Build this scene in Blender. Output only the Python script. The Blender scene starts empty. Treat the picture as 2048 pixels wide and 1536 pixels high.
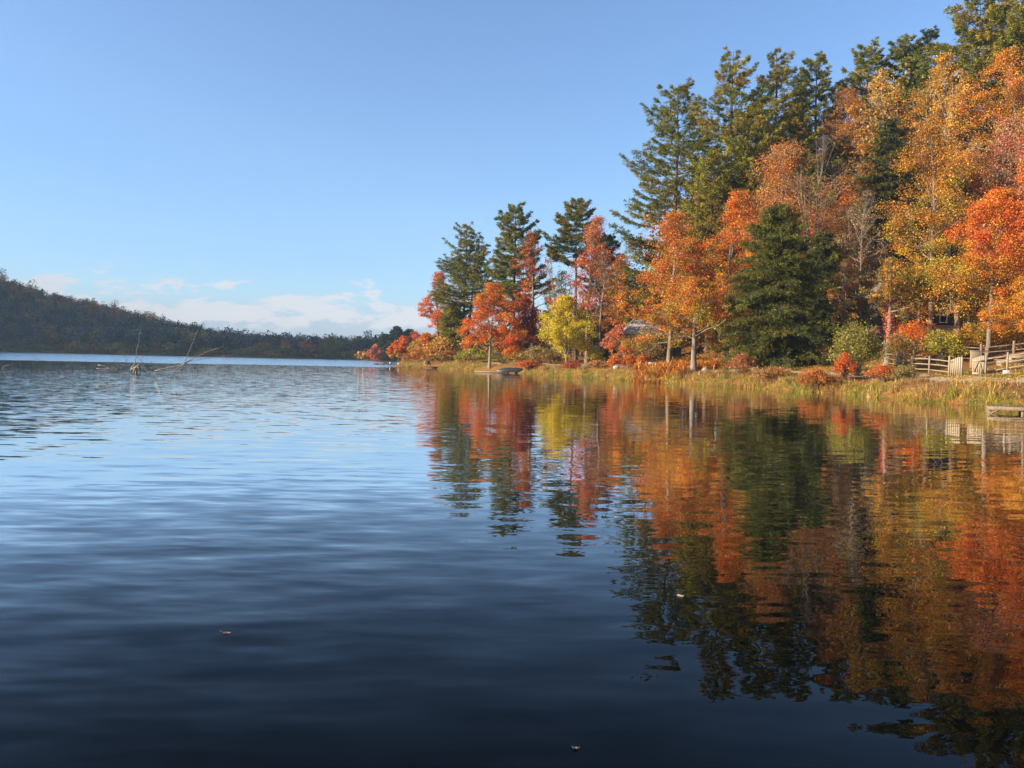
import bpy, math
import numpy as np
from mathutils import Matrix, Vector

PI = math.pi
scene = bpy.context.scene
COL = scene.collection
rng = np.random.default_rng(11)

# ------------------------------------------------------------------ camera
PW, PH, F, EYE = 2048, 1536, 1550.0, 2.0
HOR = 718.0                       # row of the horizon in the middle of the photograph
PITCH = math.atan((PH / 2 - HOR) / F)
ROLL = 0.021
fwd = np.array([0, math.cos(PITCH), -math.sin(PITCH)])
right0 = np.array([1.0, 0, 0]); up0 = np.cross(right0, fwd)
cr, sr = math.cos(ROLL), math.sin(ROLL)
RT = cr * right0 + sr * up0
UP = -sr * right0 + cr * up0
EYEP = np.array([0, 0, EYE])
cam = bpy.data.cameras.new('camera')
cam_o = bpy.data.objects.new('camera', cam)
COL.objects.link(cam_o)
cam.sensor_width = 36; cam.lens = 36 * F / PW
cam.clip_start = 0.1; cam.clip_end = 9000
m = Matrix(((RT[0], UP[0], -fwd[0], 0), (RT[1], UP[1], -fwd[1], 0), (RT[2], UP[2], -fwd[2], EYE), (0, 0, 0, 1)))
cam_o.matrix_world = m
scene.camera = cam_o

def ray(px, py):
    d = RT * (px - PW / 2) / F - UP * (py - PH / 2) / F + fwd
    return d
def at(px, py, d):                # point seen at (px,py) that lies d metres ahead
    r = ray(px, py)
    return EYEP + r * (d / r[1])
def onwater(px, py):
    r = ray(px, py)
    return EYEP + r * (-EYE / r[2])

# ------------------------------------------------------------------ helpers
def unit(v):
    return v / np.maximum(np.linalg.norm(v, axis=-1, keepdims=True), 1e-9)
def sstep(a, b, x):
    t = np.clip((np.asarray(x, float) - a) / (b - a), 0, 1)
    return t * t * (3 - 2 * t)

class Noise2:
    def __init__(self, seed, scale, n=7):
        r = np.random.default_rng(seed)
        a = r.uniform(0, 2 * PI, n); f = r.uniform(0.5, 1.8, n) / scale
        self.kx, self.ky, self.p = np.cos(a) * f * 2 * PI, np.sin(a) * f * 2 * PI, r.uniform(0, 2 * PI, n)
    def __call__(self, x, y):
        x = np.asarray(x, float); y = np.asarray(y, float)
        s = 0
        for k, l, p in zip(self.kx, self.ky, self.p):
            s = s + np.sin(k * x + l * y + p)
        return s / math.sqrt(len(self.kx) / 2)

class MB:
    """collects quads, builds one mesh object"""
    def __init__(self):
        self.v, self.f, self.c, self.n = [], [], [], 0
    def add(self, v, f, c=None):
        v = np.asarray(v, float).reshape(-1, 3); f = np.asarray(f, int).reshape(-1, 4)
        self.v.append(v); self.f.append(f + self.n); self.n += len(v)
        if c is not None:
            c = np.asarray(c, float)
            if c.ndim == 1: c = np.repeat(c[None], len(f), 0)
            self.c.append(c)
        return self
    def tube(self, pts, rad, n=6, cap=False, c=None):
        pts = np.asarray(pts, float); rad = np.broadcast_to(np.asarray(rad, float), (len(pts),))
        T = unit(np.gradient(pts, axis=0))
        ref = np.array([0, 0, 1.0]) if abs(T[:, 2]).mean() < 0.8 else np.array([1.0, 0, 0])
        A = unit(np.cross(T, ref)); B = np.cross(T, A)
        th = np.arange(n) / n * 2 * PI
        V = pts[:, None] + rad[:, None, None] * (np.cos(th)[None, :, None] * A[:, None] + np.sin(th)[None, :, None] * B[:, None])
        k = len(pts)
        i = np.arange(k - 1)[:, None] * n; j = np.arange(n)[None]; j2 = (j + 1) % n
        Q = np.stack([i + j, i + j2, i + n + j2, i + n + j], -1).reshape(-1, 4)
        V = V.reshape(-1, 3)
        if cap:                                   # close both ends with a small inner ring
            for e, base in ((0, 0), (k - 1, (k - 1) * n)):
                off = len(V)
                V = np.vstack([V, pts[e] + (V[base:base + n] - pts[e]) * 0.02])
                jj = np.arange(n); j3 = (jj + 1) % n
                q = np.stack([base + jj, off + jj, off + j3, base + j3], -1)
                Q = np.vstack([Q, q if e == 0 else q[:, ::-1]])
        return self.add(V, Q, c)
    def sticks(self, P0, P1, r0, r1, c=None):     # many straight three-sided twigs at once
        P0 = np.asarray(P0, float); P1 = np.asarray(P1, float); k = len(P0)
        if k == 0: return self
        T = unit(P1 - P0)
        ref = np.where(np.abs(T[:, 2:3]) < 0.8, np.array([[0, 0, 1.0]]), np.array([[1.0, 0, 0]]))
        A = unit(np.cross(T, ref)); B = np.cross(T, A)
        r0 = np.broadcast_to(r0, (k,)); r1 = np.broadcast_to(r1, (k,))
        V = np.empty((k, 6, 3))
        for a in range(3):
            d = math.cos(a * 2 * PI / 3) * A + math.sin(a * 2 * PI / 3) * B
            V[:, a] = P0 + d * r0[:, None]; V[:, 3 + a] = P1 + d * r1[:, None]
        q = np.array([[0, 1, 4, 3], [1, 2, 5, 4], [2, 0, 3, 5]])
        Q = (np.arange(k)[:, None, None] * 6 + q[None]).reshape(-1, 4)
        return self.add(V, Q, c)
    def leaves(self, P, L, Wd, nrm, c, dirs=None, rg=rng):
        P = np.asarray(P, float); k = len(P)
        if dirs is None: dirs = rg.normal(size=(k, 3))
        U = unit(dirs - (dirs * nrm).sum(-1, keepdims=True) * nrm)
        Wv = np.cross(nrm, U)
        L = np.broadcast_to(L, (k,))[:, None]; Wd = np.broadcast_to(Wd, (k,))[:, None]
        V = np.stack([P - U * L * .5, P + Wv * Wd * .5 + nrm * Wd * .12, P + U * L * .5, P - Wv * Wd * .5 + nrm * Wd * .12], 1)
        return self.add(V, np.arange(k * 4).reshape(-1, 4), c)
    def box(self, c0, c1, M=None, c=None):
        x0, y0, z0 = c0; x1, y1, z1 = c1
        V = np.array([[x0, y0, z0], [x1, y0, z0], [x1, y1, z0], [x0, y1, z0], [x0, y0, z1], [x1, y0, z1], [x1, y1, z1], [x0, y1, z1]], float)
        if M is not None: V = M(V)
        return self.add(V, [[0, 3, 2, 1], [4, 5, 6, 7], [0, 1, 5, 4], [1, 2, 6, 5], [2, 3, 7, 6], [3, 0, 4, 7]], c)
    def build(self, name, mat, parent=None, smooth=False, bevel=0):
        me = bpy.data.meshes.new(name)
        v = np.concatenate(self.v); f = np.concatenate(self.f)
        me.vertices.add(len(v)); me.vertices.foreach_set('co', v.astype(np.float32).ravel())
        me.loops.add(len(f) * 4); me.loops.foreach_set('vertex_index', f.astype(np.int32).ravel())
        me.polygons.add(len(f)); me.polygons.foreach_set('loop_start', np.arange(0, len(f) * 4, 4, dtype=np.int32))
        if smooth: me.polygons.foreach_set('use_smooth', np.ones(len(f), bool))
        me.update(calc_edges=True)
        if self.c:
            cc = np.concatenate(self.c)
            a = me.attributes.new('col', 'FLOAT_COLOR', 'FACE')
            a.data.foreach_set('color', np.hstack([cc, np.ones((len(cc), 1))]).astype(np.float32).ravel())
        me.materials.append(mat)
        o = bpy.data.objects.new(name, me); COL.objects.link(o)
        if parent is not None: o.parent = parent
        if bevel:
            b = o.modifiers.new('bevel', 'BEVEL'); b.width = bevel; b.segments = 2; b.limit_method = 'ANGLE'
        return o

def tag(o, label=None, cat=None, group=None, kind=None):
    if label: o['label'] = label
    if cat: o['category'] = cat
    if group: o['group'] = group
    if kind: o['kind'] = kind
    return o
def thing(name, loc, label, cat, group=None):
    o = bpy.data.objects.new(name, None); COL.objects.link(o)
    o.empty_display_size = 0.2
    o.location = tuple(float(a) for a in loc)
    return tag(o, label, cat, group)

# ------------------------------------------------------------------ materials
def newmat(name):
    M = bpy.data.materials.new(name); M.use_nodes = True
    nt = M.node_tree; nt.nodes.clear()
    return M, nt, nt.nodes.new('ShaderNodeOutputMaterial')
def N(nt, typ, **kw):
    n = nt.nodes.new(typ)
    for k, v in kw.items():
        if k.startswith('i_'):
            key = k[2:]
            n.inputs[int(key) if key.isdigit() else key].default_value = v
        else: setattr(n, k, v)
    return n
def ramp(nt, fac, stops):
    r = N(nt, 'ShaderNodeValToRGB'); e = r.color_ramp.elements
    while len(e) < len(stops): e.new(0.5)
    for el, (p, c) in zip(e, stops):
        el.position = p; el.color = (*c, 1)
    nt.links.new(fac, r.inputs[0]); return r

def mat_leaf(name, trans=0.35, gloss=0.05):
    M, nt, out = newmat(name); L = nt.links.new
    a = N(nt, 'ShaderNodeAttribute', attribute_name='col')
    d = N(nt, 'ShaderNodeBsdfDiffuse'); t = N(nt, 'ShaderNodeBsdfTranslucent'); mx = N(nt, 'ShaderNodeMixShader', i_0=trans)
    g = N(nt, 'ShaderNodeBsdfGlossy', i_Roughness=0.45); mg = N(nt, 'ShaderNodeMixShader', i_0=gloss)
    g.inputs['Color'].default_value = (.8, .8, .8, 1)
    ml = N(nt, 'ShaderNodeMix', data_type='RGBA', blend_type='MULTIPLY'); ml.inputs[0].default_value = 1
    ml.inputs[7].default_value = (.92, .89, .82, 1); L(a.outputs['Color'], ml.inputs[6])
    L(ml.outputs[2], d.inputs['Color']); L(ml.outputs[2], t.inputs['Color'])
    L(d.outputs[0], mx.inputs[1]); L(t.outputs[0], mx.inputs[2])
    L(mx.outputs[0], mg.inputs[1]); L(g.outputs[0], mg.inputs[2])
    L(mg.outputs[0], out.inputs[0]); return M

def mat_rough(name, stops, scale=(6, 6, 6), rough=0.85, bump=0.02, detail=6, coords='Object'):
    M, nt, out = newmat(name); L = nt.links.new
    tc = N(nt, 'ShaderNodeTexCoord'); mp = N(nt, 'ShaderNodeMapping'); mp.inputs['Scale'].default_value = scale
    L(tc.outputs[coords], mp.inputs[0])
    nz = N(nt, 'ShaderNodeTexNoise', i_Scale=1.0, i_Detail=detail, i_Roughness=0.65)
    L(mp.outputs[0], nz.inputs['Vector'])
    r = ramp(nt, nz.outputs[0], stops)
    p = N(nt, 'ShaderNodeBsdfPrincipled', i_Roughness=rough)
    b = N(nt, 'ShaderNodeBump', i_Strength=0.6, i_Distance=bump)
    L(nz.outputs[0], b.inputs['Height']); L(b.outputs[0], p.inputs['Normal'])
    L(r.outputs[0], p.inputs['Base Color']); L(p.outputs[0], out.inputs[0]); return M

LEAF = mat_leaf('autumn_leaf', 0.42, 0.03)
NEEDLE = mat_leaf('conifer_needle', 0.28, 0.025)
BLADE = mat_leaf('grass_blade', 0.35, 0.05)
FAR = mat_leaf('far_foliage', 0.25, 0.02)
BARK = mat_rough('grey_brown_bark', [(.3, (.07, .052, .04)), (.7, (.23, .18, .14))], (7, 7, 1.5))
DARKBARK = mat_rough('dark_pine_bark', [(.3, (.03, .022, .018)), (.7, (.11, .08, .06))], (7, 7, 1.5))
PALEBARK = mat_rough('pale_grey_bark', [(.3, (.11, .09, .075)), (.7, (.3, .255, .2))], (6, 6, 2))
GREYBARK = mat_rough('mottled_grey_bark', [(.3, (.08, .066, .055)), (.7, (.24, .205, .17))], (6, 6, 2))
WEATHERED = mat_rough('weathered_wood', [(.25, (.13, .105, .075)), (.75, (.36, .295, .21))], (14, 14, 2.5), bump=.006)
GATEWOOD = mat_rough('pale_gate_board', [(.25, (.24, .19, .125)), (.75, (.42, .355, .25))], (22, 22, 1.6), bump=.004)
DRIFT = mat_rough('bleached_driftwood', [(.25, (.1, .085, .065)), (.75, (.3, .255, .195))], (9, 9, 3), bump=.01)
DARKDRIFT = mat_rough('wet_dark_wood', [(.3, (.03, .026, .024)), (.7, (.12, .1, .085))], (9, 9, 3), bump=.01)
DOCKWOOD = mat_rough('brown_dock_wood', [(.25, (.1, .07, .045)), (.75, (.24, .18, .12))], (14, 14, 2.5), bump=.006)
STONE = mat_rough('grey_stone', [(.3, (.16, .15, .14)), (.7, (.42, .4, .37))], (3, 3, 3), bump=.03)
DARKSTONE = mat_rough('dark_wet_stone', [(.3, (.02, .02, .022)), (.7, (.09, .085, .08))], (3, 3, 3), bump=.03)
SHINGLE = mat_rough('grey_shingle', [(.3, (.13, .115, .11)), (.7, (.3, .27, .26))], (2, 9, 9), bump=.02)
DARKSIDING = mat_rough('dark_wood_siding', [(.3, (.035, .028, .024)), (.7, (.085, .065, .055))], (1.2, 1.2, 12), bump=.01)
WHITE = mat_rough('white_painted_wood', [(.3, (.66, .64, .6)), (.7, (.8, .79, .76))], (8, 8, 8), .5, .002)
HULL = mat_rough('dark_boat_hull', [(.3, (.025, .03, .033)), (.7, (.06, .066, .07))], (2, 2, 2), .4, .004)
TEAL = mat_rough('pale_teal_blind', [(.3, (.2, .3, .32)), (.7, (.3, .42, .44))], (2, 2, 14), .5, .003)
BLUEMARK = mat_rough('faded_blue_mark', [(.3, (.3, .4, .62)), (.7, (.45, .55, .72))], (20, 20, 20), .6, .001)
TANWOOD = mat_rough('tan_wood', [(.3, (.35, .24, .12)), (.7, (.55, .4, .22))], (10, 10, 3), .7, .004)

def mat_glass():
    M, nt, out = newmat('dark_window_glass')
    p = N(nt, 'ShaderNodeBsdfPrincipled', i_Roughness=.05)
    p.inputs['Base Color'].default_value = (.012, .014, .016, 1); nt.links.new(p.outputs[0], out.inputs[0]); return M
GLASS = mat_glass()
def mat_brick():
    M, nt, out = newmat('red_brick'); L = nt.links.new
    tc = N(nt, 'ShaderNodeTexCoord'); mp = N(nt, 'ShaderNodeMapping'); mp.inputs['Rotation'].default_value = (PI / 2, 0, 0)
    b = N(nt, 'ShaderNodeTexBrick', i_Scale=4.5)
    b.inputs['Color1'].default_value = (.36, .13, .075, 1); b.inputs['Color2'].default_value = (.26, .085, .05, 1); b.inputs['Mortar'].default_value = (.34, .28, .24, 1)
    p = N(nt, 'ShaderNodeBsdfPrincipled', i_Roughness=.85)
    L(tc.outputs['Object'], mp.inputs[0]); L(mp.outputs[0], b.inputs[0]); L(b.outputs[0], p.inputs['Base Color']); L(p.outputs[0], out.inputs[0]); return M
BRICK = mat_brick()

def mat_ground():
    M, nt, out = newmat('leaf_strewn_ground'); L = nt.links.new
    tc = N(nt, 'ShaderNodeTexCoord')
    z = N(nt, 'ShaderNodeAttribute', attribute_name='zone')
    n1 = N(nt, 'ShaderNodeTexNoise', i_Scale=.28, i_Detail=5); n2 = N(nt, 'ShaderNodeTexNoise', i_Scale=7.0, i_Detail=6, i_Roughness=.75)
    n3 = N(nt, 'ShaderNodeTexNoise', i_Scale=3.0, i_Detail=4)
    for n in (n1, n2, n3): L(tc.outputs['Object'], n.inputs['Vector'])
    grass = ramp(nt, n2.outputs[0], [(.3, (.05, .075, .012)), (.55, (.14, .15, .03)), (.75, (.27, .2, .06))])
    litter = ramp(nt, n2.outputs[0], [(.3, (.06, .03, .015)), (.5, (.22, .1, .03)), (.72, (.48, .23, .06))])
    ad = N(nt, 'ShaderNodeMath', operation='ADD'); L(z.outputs['Fac'], ad.inputs[0]); L(n1.outputs[0], ad.inputs[1])
    ad2 = N(nt, 'ShaderNodeMath', operation='MULTIPLY_ADD', i_1=.5); L(n3.outputs[0], ad2.inputs[0]); L(ad.outputs[0], ad2.inputs[2])
    f = ramp(nt, ad2.outputs[0], [(.62, (0, 0, 0)), (.95, (1, 1, 1))])
    mx = N(nt, 'ShaderNodeMix', data_type='RGBA'); L(f.outputs[0], mx.inputs[0]); L(grass.outputs[0], mx.inputs[6]); L(litter.outputs[0], mx.inputs[7])
    p = N(nt, 'ShaderNodeBsdfPrincipled', i_Roughness=.95); p.inputs['Specular IOR Level'].default_value = .1
    bp = N(nt, 'ShaderNodeBump', i_Strength=.8, i_Distance=.05); L(n2.outputs[0], bp.inputs['Height']); L(bp.outputs[0], p.inputs['Normal'])
    L(mx.outputs[2], p.inputs['Base Color']); L(p.outputs[0], out.inputs[0]); return M
GROUND = mat_ground()
PATHM = mat_rough('tan_gravel', [(.3, (.24, .17, .1)), (.7, (.5, .38, .24))], (9, 9, 9), .95, .01)

# ------------------------------------------------------------------ lake shore and terrain
shore_px = [(1970, 812), (1900, 808), (1800, 800), (1700, 788), (1600, 783), (1500, 775.5), (1400, 770), (1300, 764),
            (1200, 757), (1100, 750.5), (1040, 746.5), (950, 741.5), (900, 738.5), (850, 735), (820, 734), (800, 732.3), (786, 731)]
near_shore = [onwater(*p)[:2] for p in shore_px]
SHORE = np.array([(95, -60), (64, 2), (44, 24), (33, 34)] + [tuple(p) for p in near_shore] +
                 [tuple(at(815, 0, 190)[:2]), tuple(at(838, 0, 230)[:2]), tuple(at(850, 0, 320)[:2]), tuple(at(800, 0, 348)[:2]), tuple(at(742, 0, 335)[:2]),
                  tuple(onwater(725, 720)[:2]), tuple(onwater(480, 714.6)[:2]), tuple(onwater(300, 710.6)[:2]), tuple(onwater(0, 703.8)[:2]),
                  (-430, 370), (-560, 240), (-600, -80)], float)
PATH_LINE = np.array([(44, 24), (33, 34)] + [tuple(p) for p in near_shore])

def lake_sd(x, y):
    x = np.asarray(x, float); y = np.asarray(y, float)
    best = np.full(x.shape, 1e18); inside = np.zeros(x.shape, bool)
    n = len(SHORE)
    for i in range(n):
        a = SHORE[i]; b = SHORE[(i + 1) % n]
        dx, dy = b - a; l2 = dx * dx + dy * dy
        t = np.clip(((x - a[0]) * dx + (y - a[1]) * dy) / l2, 0, 1)
        best = np.minimum(best, (x - a[0] - t * dx) ** 2 + (y - a[1] - t * dy) ** 2)
        c = ((a[1] > y) != (b[1] > y)) & (x < dx * (y - a[1]) / (dy if dy else 1e-9) + a[0])
        inside ^= c
    d = np.sqrt(best)
    return np.where(inside, -d, d)

_nh = Noise2(3, 9); _nh2 = Noise2(4, 60); _ns = Noise2(5, 5)
def height(x, y):
    x = np.asarray(x, float); y = np.asarray(y, float)
    s = lake_sd(x, y)
    s = s + .25 * _ns(x, y) * (np.abs(s) < 6)
    z = np.interp(s, [-60, -3, 0, .4, 1.5, 3, 5, 8, 12], [-6, -.9, -.06, .35, .85, 1.18, 1.5, 1.68, 1.85])
    px = 1024 + F * x / np.maximum(y, 30)
    k = np.interp(px, [880, 1100, 1300, 1500, 1750], [.07, .12, .35, .65, 1.0])
    k = k * (1 + np.clip(60 - y, 0, 45) * .02)
    g = np.interp(s, [8, 12, 25, 60, 120, 240, 600], [0, .5, 3.4, 17, 30, 38, 40])
    hr = k * g
    ht = np.interp(px, [-900, -400, -150, 0, 100, 200, 300, 400, 500, 640, 760, 900], [240, 230, 100, 42, 31, 26, 15, 7.5, 3, 0, 0, 0])  # unseen left end raised high to throw shade on the far slope
    hf = ht * sstep(0, np.where(x < -400, 110, 190), s) * sstep(60, 230, y)
    wf = np.maximum(sstep(225, 290, y - .4 * np.clip(x, 0, 400)), sstep(-120, -260, x))
    z = z + np.where(s > 0, hr * (1 - wf) + hf * wf + (s > 3) * (.05 * _nh(x, y) + np.clip(s / 60, 0, 1) * .5 * _nh2(x, y)), 0)
    return z
def H(x, y): return float(height(np.array([x]), np.array([y]))[0])
def base(px, d):
    p = at(px, 720, d); return np.array([p[0], p[1], H(p[0], p[1])])

def grid_mesh(name, xs, ys, drop=None):
    X, Y = np.meshgrid(xs, ys, indexing='ij')
    Z = height(X, Y)
    S = lake_sd(X, Y)
    if drop: Z = Z - 1.2 * ((X > drop[0]) & (X < drop[1]) & (Y > drop[2]) & (Y < drop[3]))
    nx, ny = X.shape
    i = np.arange(nx - 1)[:, None] * ny; j = np.arange(ny - 1)[None]
    Q = np.stack([i + j, i + ny + j, i + ny + j + 1, i + j + 1], -1)
    mb = MB(); mb.add(np.stack([X, Y, Z], -1).reshape(-1, 3), Q.reshape(-1, 4))
    o = mb.build(name, GROUND, None, True)
    a = o.data.attributes.new('zone', 'FLOAT', 'POINT')
    zone = np.where(S > 14, .65, np.where(S > 9.5, .35, .12))
    a.data.foreach_set('value', zone.astype(np.float32).ravel())
    return o
tag(grid_mesh('ground', np.arange(-42, 150.1, 1.0), np.arange(8, 216.1, 1.0)), 'leaf strewn grassy bank rising to a wooded slope', kind='structure')
cx = np.concatenate([np.arange(-1500, -900, 60), np.arange(-900, 500, 14), np.arange(500, 1501, 60)])
cy = np.concatenate([np.arange(-1300, -100, 60), np.arange(-100, 1000, 14), np.arange(1000, 1701, 60)])
tag(grid_mesh('hill', cx, cy, (-38, 146, 12, 212)), 'long low hill behind the far shore of the lake, its unseen end raised to shade it', kind='structure')

# ------------------------------------------------------------------ water
def mat_water():
    M, nt, out = newmat('lake_water'); L = nt.links.new
    geo = N(nt, 'ShaderNodeNewGeometry')
    sep = N(nt, 'ShaderNodeSeparateXYZ'); L(geo.outputs['Position'], sep.inputs[0])
    def math_(op, a, b=None, c=None):
        n = N(nt, 'ShaderNodeMath', operation=op)
        for i, v in enumerate((a, b, c)):
            if v is None: continue
            if isinstance(v, (int, float)): n.inputs[i].default_value = v
            else: L(v, n.inputs[i])
        return n.outputs[0]
    def mrange(v, a, b, c, d):
        n = N(nt, 'ShaderNodeMapRange', interpolation_type='SMOOTHSTEP')
        L(v, n.inputs[0])
        for i, q in enumerate((a, b, c, d)): n.inputs[i + 1].default_value = q
        return n.outputs[0]
    X, Y = sep.outputs[0], sep.outputs[1]
    def slopes(wx, wy, rot, seed, detail=1.0):
        mp = N(nt, 'ShaderNodeMapping'); mp.vector_type = 'TEXTURE'
        mp.inputs['Rotation'].default_value = (0, 0, rot); mp.inputs['Scale'].default_value = (wx, wy, 1); mp.inputs['Location'].default_value = (seed * 7.3, seed * 3.1, seed)
        L(geo.outputs['Position'], mp.inputs[0])
        nz = N(nt, 'ShaderNodeTexNoise', i_Scale=1.0, i_Detail=detail, i_Roughness=.5)
        L(mp.outputs[0], nz.inputs['Vector'])
        s = N(nt, 'ShaderNodeVectorMath', operation='SUBTRACT'); L(nz.outputs['Color'], s.inputs[0]); s.inputs[1].default_value = (.5, .5, .5)
        return s.outputs[0]
    def scale(v, k):
        s = N(nt, 'ShaderNodeVectorMath', operation='SCALE'); L(v, s.inputs[0])
        if isinstance(k, (int, float)): s.inputs['Scale'].default_value = k
        else: L(k, s.inputs['Scale'])
        return s.outputs[0]
    def addv(a, b):
        s = N(nt, 'ShaderNodeVectorMath', operation='ADD'); L(a, s.inputs[0]); L(b, s.inputs[1]); return s.outputs[0]
    # how far a point lies on the open-water side of the sheltered strip along the wooded bank
    open_ = mrange(math_('MULTIPLY_ADD', Y, .13, X), -16, 9, 1, 0)
    dist = mrange(Y, 7, 42, 0, 1)
    # a breeze line: the far water is ruffled, the near water is not
    wob = N(nt, 'ShaderNodeTexNoise', i_Scale=.035, i_Detail=2); L(geo.outputs['Position'], wob.inputs['Vector'])
    edge = math_('MULTIPLY_ADD', wob.outputs[0], 30.0, math_('MULTIPLY_ADD', X, -.22, Y))
    far = mrange(edge, 160, 172, 0, 1)
    swell = scale(slopes(1.05, .28, .14, 1, 2.0), math_('MULTIPLY_ADD', mrange(math_('MULTIPLY_ADD', Y, .1, X), -3, 3, 1, 0), WATER['left'], WATER['swell']))
    chop = scale(slopes(.6, .17, -.1, 2, 2.0), math_('MULTIPLY_ADD', mrange(math_('MULTIPLY_ADD', Y, .1, X), -3, 3, 1, 0), .05, WATER['chop']))
    k = math_('ADD', math_('MULTIPLY', math_('MULTIPLY', math_('MULTIPLY', open_, dist), mrange(Y, 55, 85, 1, .22)), WATER['open']), WATER['calm'])
    rip = scale(slopes(.42, .13, .05, 3, 2.0), k)
    ruf = scale(slopes(.35, .2, .0, 4, 2.0), math_('MULTIPLY', far, WATER['far']))
    # a built-in tilt towards the camera makes the far band reflect brighter sky
    ab = N(nt, 'ShaderNodeVectorMath', operation='ABSOLUTE'); L(ruf, ab.inputs[0])
    fl = N(nt, 'ShaderNodeVectorMath', operation='MULTIPLY'); L(ab.outputs[0], fl.inputs[0]); fl.inputs[1].default_value = (1, -1, 1)
    tot = addv(addv(swell, chop), addv(rip, fl.outputs[0]))
    mul = N(nt, 'ShaderNodeVectorMath', operation='MULTIPLY'); L(tot, mul.inputs[0]); mul.inputs[1].default_value = (.5, 1, 0)
    nv = N(nt, 'ShaderNodeVectorMath', operation='ADD'); L(mul.outputs[0], nv.inputs[0]); nv.inputs[1].default_value = (0, 0, 1)
    nn = N(nt, 'ShaderNodeVectorMath', operation='NORMALIZE'); L(nv.outputs[0], nn.inputs[0])
    fr = N(nt, 'ShaderNodeFresnel', i_IOR=1.333); L(nn.outputs[0], fr.inputs['Normal'])
    fac = math_('MINIMUM', math_('MULTIPLY', math_('POWER', fr.outputs[0], 2.0), 5.3), .87)
    df = N(nt, 'ShaderNodeBsdfDiffuse'); df.inputs['Color'].default_value = (.0012, .0018, .0022, 1)
    gl = N(nt, 'ShaderNodeBsdfGlossy', i_Roughness=0.0); gl.inputs['Color'].default_value = (1, 1, 1, 1)
    L(nn.outputs[0], gl.inputs['Normal'])
    mx = N(nt, 'ShaderNodeMixShader'); L(fac, mx.inputs[0]); L(df.outputs[0], mx.inputs[1]); L(gl.outputs[0], mx.inputs[2])
    L(mx.outputs[0], out.inputs[0]); return M
HAZE = .00022
WATER = dict(swell=.06, left=.095, chop=.036, open=.25, calm=.015, far=.9)
wm = MB(); wm.add([(-1498, -1298, 0), (1498, -1298, 0), (1498, 1698, 0), (-1498, 1698, 0)], [[0, 1, 2, 3]])
tag(wm.build('water', mat_water()), 'calm dark blue lake with mirrored trees', kind='structure')

# ------------------------------------------------------------------ trees
def pick(rg, pal, k):
    pal = np.array(pal, float); return pal[rg.integers(0, len(pal), k)]
def jitter(rg, c, a=.18, b=.08):
    k = len(c)
    return np.clip(c * (1 + rg.normal(0, a, (k, 1))) * (1 + rg.normal(0, b, (k, 3))), .004, .9)

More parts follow.
